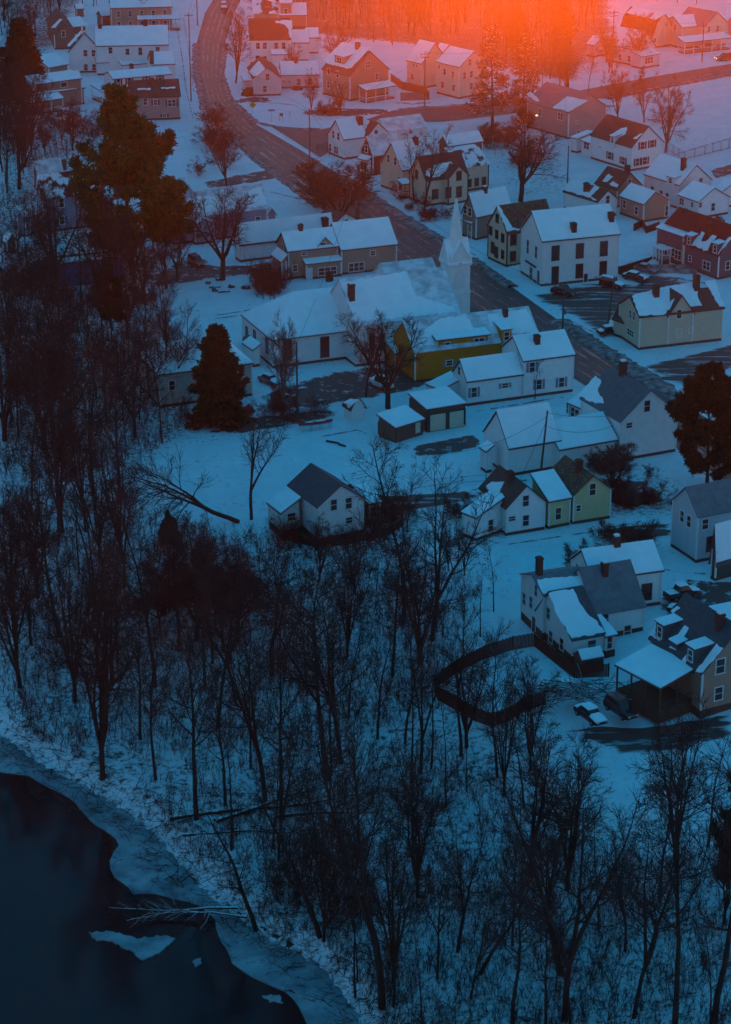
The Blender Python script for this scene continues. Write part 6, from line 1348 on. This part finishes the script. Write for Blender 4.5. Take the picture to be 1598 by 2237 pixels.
# canoe on a rack
P = G(690, 938, 0); e = empty('red_canoe', P + UP * .9, 'red upturned canoe dusted with snow on a low rack', 'canoe'); e.rotation_euler = (0, 0, .35)
st = []; V = []; F = []
for i in range(13):
    t = i / 12 * 2 - 1; wd = .45 * (1 - t * t) ** .6 + .01; hgt_ = .32 + .12 * t * t
    for q in range(9): a = math.pi * q / 8; V.append((t * 2.6, -math.cos(a) * wd, math.sin(a) * hgt_))
for i in range(12):
    for q in range(8): F.append([i * 9 + q, i * 9 + q + 1, (i + 1) * 9 + q + 1, (i + 1) * 9 + q])
link_mesh('hull', V, F, 'canoe_red', e, smooth=True)
mb = MB(); mb.prism([(-1.6, -.12, .31), (-.4, -.16, .31), (-.4, .16, .31), (-1.6, .12, .31)], 0, .09); mb.build('snow_cover', 'roof_snow', e)
mb = MB(); mb.prism([(.1, -.14, .31), (1.5, -.14, .31), (1.5, .14, .31), (.1, .14, .31)], 0, .09); mb.build('snow_cover', 'roof_snow', e)
P = G(690, 938, 0); e = empty('canoe_rack', P, 'low metal rack carrying the red canoe', 'rack'); e.rotation_euler = (0, 0, .35)
for x in (-2.2, -.75, .75, 2.2):
    for y in (-.5, .5): mb = MB(); mb.tube([(x, y, -.1), (x, y, .88)], .035, 5); mb.build('leg', 'metal', e)
for y in (-.5, .5): mb = MB(); mb.tube([(-2.4, y, .86), (2.4, y, .86)], .035, 5); mb.build('rail', 'metal', e)
def lump(name, px, py, s, m, label, cat_, z=0, group=None, seed=0, flat=.6):
    P = GT(px, py); rg_ = np.random.default_rng(seed); bm = bmesh.new(); bmesh.ops.create_icosphere(bm, subdivisions=3, radius=1)
    for vv in bm.verts:
        n_ = vv.co.copy(); k = 1 + .22 * math.sin(n_.x * 5 + seed) * math.cos(n_.y * 4 + seed * 2) + rg_.normal(0, .05); vv.co = Vector((n_.x * s[0] * k, n_.y * s[1] * k, max(-.1, n_.z) * s[2] * k))
    me = bpy.data.meshes.new(name); bm.to_mesh(me); bm.free(); me.materials.append(MAT[m]); o = bpy.data.objects.new(name, me); COL.objects.link(o); o.location = P; tag(o, label, cat_, group); return o
mat('rock_snow', (.07, .05, .045), rough=.9, snow=1.15)
r_ = random.Random(3)
bp = []
for i in range(170):
    a = r_.uniform(0, 6.28); c = np.array([r_.gauss(0, 1.7), r_.gauss(0, .9), r_.uniform(.1, 1.1)]); d = unit(np.array([math.cos(a), math.sin(a) * .5, r_.uniform(-.2, .35)])); p, rr = wander(np.random.default_rng(i), c - d * r_.uniform(.5, 1.4), d, r_.uniform(1.2, 3), 3, .12, 0, r_.uniform(.03, .09), .02); bp.append((p, rr))
mat('bark_heap', (.05, .03, .025), rough=.9, snow=1.30)
me = np_mesh('brush_pile', *tubes(bp, 4), 'bark_heap'); o = bpy.data.objects.new('brush_pile', me); COL.objects.link(o); o.location = G(1262, 1520, 0); o.scale = (1.3, 1.3, 1.2); tag(o, 'snow-topped pile of cut brush above the snow-covered sedan', 'brush pile')
lump('snow_heap', 1230, 1500, (2.6, 1.6, 1.1), 'rock_snow', 'snow-covered dark heap at the left end of the brush pile', 'heap', seed=2)
lump('snow_heap', 1405, 575, (3.0, 2.0, 1.0), 'snow', 'ploughed snow heap at the back of the parking lot', 'snow pile', seed=4)
lump('snow_heap', 1470, 590, (5.0, 2.5, .9), 'dirty_snow', 'long dirty snow heap below the dark grey house', 'snow pile', seed=5)
lump('snow_heap', 1140, 588, (2.0, 1.2, .8), 'snow', 'small snow heap between the rust-roofed house and the hall', 'snow pile', seed=6)
for i, (x, y, s_, lb) in enumerate([(455, 620, .5, 'dark rock left of the garden bonfire ring'), (478, 612, .5, 'upright stump at the top of the snowy garden'), (505, 628, .6, 'square dark block on the snowy garden'), (538, 630, .8, 'snow-topped rock at the garden corner'), (470, 636, .6, 'low rock in the middle of the snowy garden')]):
    lump('garden_rock', x, y, (s_, s_ * .8, s_), 'rock_snow', lb, 'rock', seed=20 + i, group='rocks in the snowy garden')
for i, (x, y, lb) in enumerate([(470, 630, 'log lying left of another in the snowy garden'), (490, 640, 'pale log lying right of another in the snowy garden')]):
    P = GT(x, y); mb = MB(); mb.tube([(-1, 0, .18), (1, .3, .22)], [.17, .13], 8); o = mb.build('log', 'bark_snow'); o.location = P; tag(o, lb, 'log', 'logs in the snowy garden')
for i, (x, y, lb) in enumerate([(727, 968, 'dark log lying on the snow above the grey-roofed cottage'), (748, 975, 'short log right of the longer one above the grey-roofed cottage')]):
    P = GT(x, y); mb = MB(); mb.tube([(-.9 + i * .4, .5, .15), (.9 - i * .4, -.5, .2)], [.16, .12], 7); o = mb.build('log', 'bark'); o.location = P; tag(o, lb, 'log', 'logs on the snow')
lump('evergreen_bush', 370, 1180, (1.4, 1.4, 3.6), 'needle_brown', 'dark upright bush in the left wood beside the leaning tree', 'bush', seed=30)
lump('round_bush', 757, 1085, (1.3, 1.2, 1.6), 'needle_brown', 'dark bush against the right side of the grey-roofed cottage', 'bush', seed=31)
lump('round_bush', 548, 208, (1.9, 1.5, 1.8), 'needle_dark', 'dark clipped bush at the corner of the lilac cottage', 'bush', seed=32)
lump('round_bush', 650, 196, (1.3, .9, .9), 'needle_brown', 'low brown bush along the wall of the lilac cottage wing', 'bush', seed=33)
lump('round_bush', 720, 614, (.6, .6, 1.8), 'needle_brown', 'small pointed bush by the tan house porch', 'bush', seed=34)
lump('brown_mound', 1375, 1095, (2.4, 1.8, 1.4), 'leaf_brown', 'brown leafy mound under the dark pine', 'mound', seed=35)
# dish on the church hall
P = G(542, 748, 0); P = Vector((P.x, P.y, zat(P, 542, 748) if False else 3.0)); P = G(542, 743, 3.0); e = empty('satellite_dish', P, 'grey satellite dish beside the hipped church hall', 'satellite dish')
mb = MB(); V = []; F = []
for k_ in range(5):
    for q in range(16): a = q * math.pi / 8; rr = .9 * k_ / 4; V.append((rr * math.cos(a), -.3 * (1 - (k_ / 4) ** 2) * -1, rr * math.sin(a)))
for k_ in range(4):
    for q in range(16): F.append([k_ * 16 + q, k_ * 16 + (q + 1) % 16, (k_ + 1) * 16 + (q + 1) % 16, (k_ + 1) * 16 + q])
link_mesh('dish', V, F, 'metal', e, smooth=True); mb.tube([(0, .3, 0), (0, .4, -3)], .05, 6); mb.build('mast', 'metal', e)

# ------------------------------------------------------------------ yard shrubs
shr = [([(1040, 270), (1240, 250), (1240, 330), (1160, 420), (1050, 330)], 12, (26, 55), 'in the yards right of the firs'), ([(870, 400), (935, 455), (1010, 455), (1000, 480), (925, 485), (870, 440)], 7, (18, 34), 'by the ornate house fence'),
 ([(395, 275), (520, 280), (520, 400), (420, 400)], 9, (30, 60), 'left of the main street'), ([(0, 560), (330, 640), (420, 700), (330, 720), (0, 650)], 14, (40, 80), 'below the blue trailer'), ([(1290, 1000), (1430, 1030), (1450, 1110), (1340, 1120)], 7, (30, 50), 'under the dark pine'),
 ([(590, 1140), (860, 1110), (880, 1180), (620, 1200)], 9, (35, 60), 'before the grey-roofed cottage'), ([(540, 605), (640, 612), (600, 655), (560, 645)], 7, (30, 50), 'between tan house and church hall'), ([(880, 1060), (1000, 1100), (1010, 1180), (890, 1170)], 2, (40, 60), 'left of the brown-patched house'),
 ([(90, 260), (300, 270), (200, 340), (90, 330)], 8, (30, 55), 'behind the red-roofed house'), ([(1100, 1180), (1250, 1200), (1220, 1240), (1110, 1240)], 0, (30, 40), ''), ([(700, 235), (800, 230), (800, 250), (710, 262)], 4, (20, 34), 'on the snowy traffic island'), ([(560, 900), (640, 880), (700, 910), (600, 930)], 5, (40, 60), 'beside the red canoe')]
Rs = random.Random(12)
for poly, n, (h0, h1), where in shr:
    xs = [p[0] for p in poly]; ys = [p[1] for p in poly]; got = []
    while len(got) < n:
        x, y = Rs.uniform(min(xs), max(xs)), Rs.uniform(min(ys), max(ys))
        if pin(np.array([x]), np.array([y]), poly)[0]: got.append((x, y))
    got.sort()
    for i, (x, y) in enumerate(got):
        j_ = n - 1 - i; o_ = ORD[i] if i <= j_ else ('rightmost' if j_ == 0 else ORD[j_].replace('left', 'right')); K = Rs.choice([KB[0], KB[1], KBR])
        T(K, x, y, Rs.uniform(h0, h1), f"{o_} bare shrub {where}", 'bare_shrub', 'bare shrubs ' + where, wide=Rs.uniform(.9, 1.5))
